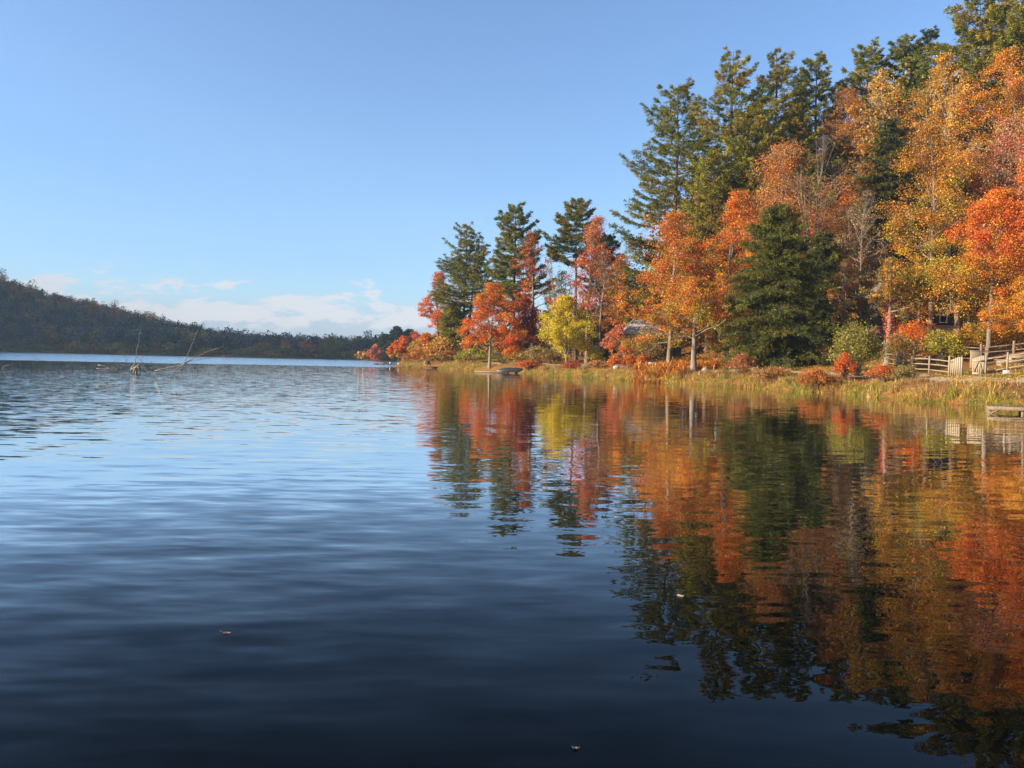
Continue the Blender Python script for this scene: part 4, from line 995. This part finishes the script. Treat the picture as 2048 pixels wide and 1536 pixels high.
rock('rounded dark boulder second in from open water', 769, 730, 179, 1.2, .9, .55, DARKSTONE, G_R, True)
rock('low dark boulder below the white buoy post', 780, 730, 178, 1.3, .8, .35, DARKSTONE, G_R, True)
rock('dark boulder touching the shore of the point', 791, 731, 174, 1.0, .8, .35, DARKSTONE, G_R, True)
rock('pale block at the water edge under the rounded orange tree', 798, 731, 167, .45, .4, .4, STONE, 'pale stones on the bank')
rock('pale boulder behind the bracken near the low hedge', 1306, 722, 86, .75, .5, .5, STONE, 'pale stones on the bank')
rock('small pale stone at the foot of the thick pale trunk', 1412, 738, 75, .4, .3, .35, STONE, 'pale stones on the bank')
p = at(780, 730, 177.5); o = thing('buoy_post', (p[0], p[1], 0), 'small white post standing on the dark boulders', 'post')
MB().tube([(0, 0, -.2), (0, 0, .6), (0, 0, .75)], [.13, .12, .05], 8, True).build('post', WHITE, o, True)
p = base(1230, 88.3); o = thing('short_post', p, 'short white post at the water side end of the low hedge', 'post')
MB().box((-.13, -.13, -.1), (.13, .13, .5)).build('post', WHITE, o, False, .02)
p = base(1243, 89); o = thing('stone_bench', p, 'low pale bench beside the short white post', 'bench')
MB().box((-.7, -.2, .38), (.9, .2, .48)).build('seat', STONE, o, False, .02)
for x in (-.45, .55): MB().box((x - .1, -.16, -.1), (x + .1, .16, .378)).build('leg', STONE, o)
a = base(1162, 95); b = base(1200, 95); o = thing('log', a, 'long dark log lying by the path behind the russet bush', 'log')
MB().tube([(0, 0, .22), ((b - a)[0] * .5, .1, .26), ((b - a)[0], .2, (b - a)[2] + .2)], [.2, .19, .16], 9, True).build('log_body', DARKDRIFT, o, True)

# ------------------------------------------------------------------ dead wood standing in the lake
def dead(name, label, polys, d, mat=DRIFT, twigs=0, seed=1, depth=.5, cat='dead branch'):
    """each branch is a line of (px,py) with a start and an end radius; all of it stands about d metres out"""
    rg = np.random.default_rng(seed); a = at(polys[0][0][0][0], polys[0][0][0][1], d); org = np.array([a[0], a[1], 0.0])
    o = thing(name, org, label, cat, 'dead wood sticking out of the lake')
    for k, (line, r0, r1) in enumerate(polys):
        dd = d + rg.uniform(-depth, depth); sl = rg.uniform(-.6, .6)
        P = np.array([at(x, y, dd + sl * i / len(line)) for i, (x, y) in enumerate(line)]) - org
        t = np.linspace(0, 1, 9); idx = np.linspace(0, 1, len(P))
        Q = np.stack([np.interp(t, idx, P[:, c]) for c in range(3)], -1)
        Q[1:-1] += rg.normal(0, .018, (7, 3))
        if Q[0, 2] < .12: Q[0, 2] = -.25
        MB().tube(Q, (r0 + (r1 - r0) * t) * (1 if cat == 'stump' else .66), 7, True).build('limb' if k else 'stem', mat, o, True)
        if twigs and k < 6:
            ti = rg.uniform(.25, 1, twigs); B = np.stack([np.interp(ti, t, Q[:, c]) for c in range(3)], -1)
            E = B + rg.normal(size=(twigs, 3)) * np.array([.34, .25, .3]) + np.array([0, 0, .08])
            MB().sticks(B, E, .012, .004).build('twigs', mat, o)
    return o
dead('sunken_branch', 'short pale branch end nearest the edge of the lake view', [([(5, 735), (13, 731), (22, 729)], .06, .03)], 79, twigs=2, seed=2)
dead('sunken_branch', 'long thin bent branch by itself left of the driftwood', [([(106, 740), (90, 729), (78, 720), (66, 715)], .035, .012), ([(69, 737), (67, 728), (65, 724)], .03, .012), ([(92, 741), (89, 736)], .03, .02)], 76, DARKDRIFT, 4, 3)
dead('driftwood_log', 'two pale crossed logs floating beside the root lump', [([(196, 730), (210, 732.5), (221, 738)], .09, .07), ([(193, 737), (215, 738), (241, 739)], .07, .03)], 72, DRIFT, 3, 4, .2)
dead('sunken_branch', 'dark twiggy branch tip between the crossed logs and the tall pole', [([(244, 740), (250, 728), (253, 712), (250, 704)], .035, .01), ([(246, 739), (236, 730), (232, 724)], .025, .01), ([(250, 726), (257, 712), (257, 696)], .02, .006), ([(240, 739), (232, 736)], .03, .02)], 71.5, DARKDRIFT, 9, 5)
dead('dead_pole', 'tall thin bare pole leaning out of the root lump', [([(267, 743), (271, 718), (276, 690), (282, 657)], .06, .022)], 71, DRIFT, 5, 6, .05)
dead('tree_stump', 'pale knotted root lump at the foot of the tall pole', [([(262, 742), (266, 732), (276, 731), (281, 738)], .1, .07), ([(268, 743), (272, 734), (279, 728)], .1, .05), ([(272, 744), (275, 736), (268, 729)], .1, .05), ([(282, 742), (278, 735), (270, 734)], .08, .06), ([(264, 738), (271, 735), (280, 736)], .11, .09)], 71, DRIFT, 0, 7, .25, 'stump')
dead('sunken_branch', 'dark arched branch with forked ends between the pole and the fallen tree', [([(275, 713), (283, 722), (290, 731), (292, 741)], .03, .025), ([(296, 741), (293, 733), (298, 727), (312, 720)], .035, .01), ([(300, 740), (296, 733), (290, 729)], .03, .02), ([(288, 742), (284, 736)], .03, .02)], 71, DARKDRIFT, 7, 8)
dead('fallen_tree', 'tangle of a fallen bare tree with two long poles spreading over the water',
     [([(309, 742), (335, 736), (366, 729), (400, 710), (428, 698), (458, 690)], .09, .02), ([(348, 742), (366, 729), (380, 722), (420, 716), (478, 711)], .07, .012),
      ([(369, 726), (378, 703), (388, 680), (396, 661)], .05, .02), ([(351, 742), (343, 734)], .04, .03), ([(362, 743), (367, 731)], .05, .03),
      ([(379, 728), (386, 738), (388, 745)], .03, .02), ([(391, 726), (395, 736), (395, 745)], .025, .015), ([(360, 742), (355, 736)], .03, .02),
      ([(385, 719), (396, 708), (404, 700)], .02, .006), ([(398, 713), (405, 703), (412, 695)], .018, .006), ([(392, 714), (388, 703)], .018, .006), ([(394, 720), (404, 725), (410, 738)], .02, .01)], 71, DRIFT, 10, 9, .3, 'fallen tree')

# ------------------------------------------------------------------ floating leaves near the camera
def floating_leaf(label, px, py, L_, rot, cols):
    p = onwater(px, py); rg = np.random.default_rng(int(px)); n = 13
    a = np.linspace(0, 2 * PI, n, endpoint=False)
    r = np.where(np.arange(n) % 3 == 0, 1.0, .8) * (1 + .1 * rg.normal(size=n))
    ring = np.stack([np.cos(a) * r * L_ / 2, np.sin(a) * r * L_ * .4, .004 + .007 * (r > .85) * rg.random(n)], -1)
    mid = ring * np.array([.45, .45, .6])
    V = np.vstack([ring, mid, mid * np.array([.05, .05, 1])]); i = np.arange(n); j = (i + 1) % n
    Q = np.vstack([np.stack([i, j, n + j, n + i], -1), np.stack([n + i, n + j, 2 * n + j, 2 * n + i], -1)])
    o = thing('floating_leaf', (p[0], p[1], .002), label, 'leaf', 'leaves floating on the lake'); o.rotation_euler = (0, 0, rot)
    c = jitter(rg, pick(rg, cols, len(Q)), .05, .03)
    MB().add(V, Q, c).build('blade', LEAF, o)
    MB().tube([(-L_ * .45, 0, .008), (-L_ * .8, .01, .02)], .0015, 4, True, c=(.3, .18, .08)).build('stalk', LEAF, o)
floating_leaf('brownish pink curled leaf floating on open blue water', 453, 1267, .055, .3, [(.6, .36, .3)])
floating_leaf('pale cream leaf floating on the dark reflection of the pines', 1360, 1193, .075, 1.9, [(.85, .72, .56)])
floating_leaf('dull grey leaf floating lowest in the dark water', 1150, 1498, .035, 2.7, [(.3, .29, .27)])

# ------------------------------------------------------------------ sun and sky
SUN_EL, SUN_AZ = math.radians(17), math.atan2(-.96, -.26)       # azimuth measured from +Y towards +X
sdir = Vector((math.sin(SUN_AZ) * math.cos(SUN_EL), math.cos(SUN_AZ) * math.cos(SUN_EL), math.sin(SUN_EL)))
sun = bpy.data.lights.new('sun', 'SUN'); sun.energy = 5.0; sun.angle = math.radians(.5); sun.color = (1, .8, .55)
so = bpy.data.objects.new('sun', sun); COL.objects.link(so); so.rotation_euler = sdir.to_track_quat('Z', 'Y').to_euler(); so.location = (-60, -40, 60)

w = bpy.data.worlds.new('World'); scene.world = w; w.use_nodes = True
nt = w.node_tree; nt.nodes.clear(); L = nt.links.new
out = N(nt, 'ShaderNodeOutputWorld'); bg = N(nt, 'ShaderNodeBackground'); L(bg.outputs[0], out.inputs[0])
EXPO = 1.5; STR = .081; bg.inputs['Strength'].default_value = STR
sky = N(nt, 'ShaderNodeTexSky'); sky.sky_type = 'NISHITA'; sky.sun_disc = False
sky.sun_elevation = SUN_EL; sky.sun_rotation = SUN_AZ; sky.air_density = 1.0; sky.dust_density = .6; sky.ozone_density = 4.0; sky.altitude = 200
tc = N(nt, 'ShaderNodeTexCoord'); sp = N(nt, 'ShaderNodeSeparateXYZ'); L(tc.outputs['Generated'], sp.inputs[0])
def band(v, a, b, c, d):
    n = N(nt, 'ShaderNodeMapRange', interpolation_type='SMOOTHSTEP'); L(v, n.inputs[0])
    for i, q in enumerate((a, b, c, d)): n.inputs[i + 1].default_value = q
    return n.outputs[0]
def mth(op, a, b):
    n = N(nt, 'ShaderNodeMath', operation=op)
    for i, v in enumerate((a, b)):
        if isinstance(v, (int, float)): n.inputs[i].default_value = v
        else: L(v, n.inputs[i])
    return n.outputs[0]
mp = N(nt, 'ShaderNodeMapping'); mp.inputs['Scale'].default_value = (20, 20, 58); L(tc.outputs['Generated'], mp.inputs[0])
cn = N(nt, 'ShaderNodeTexNoise', i_Scale=1.0, i_Detail=8, i_Roughness=.64); L(mp.outputs[0], cn.inputs['Vector'])
Z = sp.outputs[2]
env = mth('MULTIPLY', band(Z, .02, .045, .0, 1), band(Z, .05, .10, 1, 0))
puff = band(mth('ADD', cn.outputs[0], mth('MULTIPLY', env, .2)), .59, .70, 0, 1)
puff = mth('MULTIPLY', puff, mth('MULTIPLY', band(Z, .02, .04, 0, 1), band(Z, .085, .12, 1, 0)))
veil = mth('MULTIPLY', band(Z, -.02, .0, 0, 1), band(Z, .02, .085, .75, 0))
tint = N(nt, 'ShaderNodeMix', data_type='RGBA', blend_type='MULTIPLY'); tint.inputs[0].default_value = 1; L(sky.outputs[0], tint.inputs[6]); tint.inputs[7].default_value = (1.06, 1.06, 1.12, 1)
m1 = N(nt, 'ShaderNodeMix', data_type='RGBA'); L(veil, m1.inputs[0]); L(tint.outputs[2], m1.inputs[6]); m1.inputs[7].default_value = tuple(c / STR / 2 ** EXPO for c in (.56, .65, .8)) + (1,)
m2 = N(nt, 'ShaderNodeMix', data_type='RGBA'); L(mth('MULTIPLY', puff, .85), m2.inputs[0]); L(m1.outputs[2], m2.inputs[6]); m2.inputs[7].default_value = tuple(c / STR / 2 ** EXPO for c in (.95, .93, .93)) + (1,)
L(m2.outputs[2], bg.inputs['Color'])

# ------------------------------------------------------------------ air
M, hnt, hout = newmat('thin_haze')
v = N(hnt, 'ShaderNodeVolumePrincipled'); v.inputs['Color'].default_value = (.45, .7, 1, 1); v.inputs['Density'].default_value = HAZE; v.inputs['Anisotropy'].default_value = .1
hnt.links.new(v.outputs[0], hout.inputs['Volume'])
hz = MB().box((-1512, -1312, -8), (1512, 1712, 275)).build('haze', M)
tag(hz, 'thin blue autumn haze over the lake and hills', kind='stuff')

# ------------------------------------------------------------------ render settings
scene.view_settings.view_transform = 'Standard'; scene.view_settings.look = 'None'
scene.view_settings.exposure = EXPO; scene.view_settings.gamma = 1
c = scene.cycles
c.use_denoising = True; c.denoising_prefilter = 'ACCURATE'; c.denoising_input_passes = 'RGB_ALBEDO_NORMAL'
c.max_bounces = 5; c.diffuse_bounces = 2; c.glossy_bounces = 3; c.transmission_bounces = 3; c.transparent_max_bounces = 4
c.sample_clamp_indirect = 6
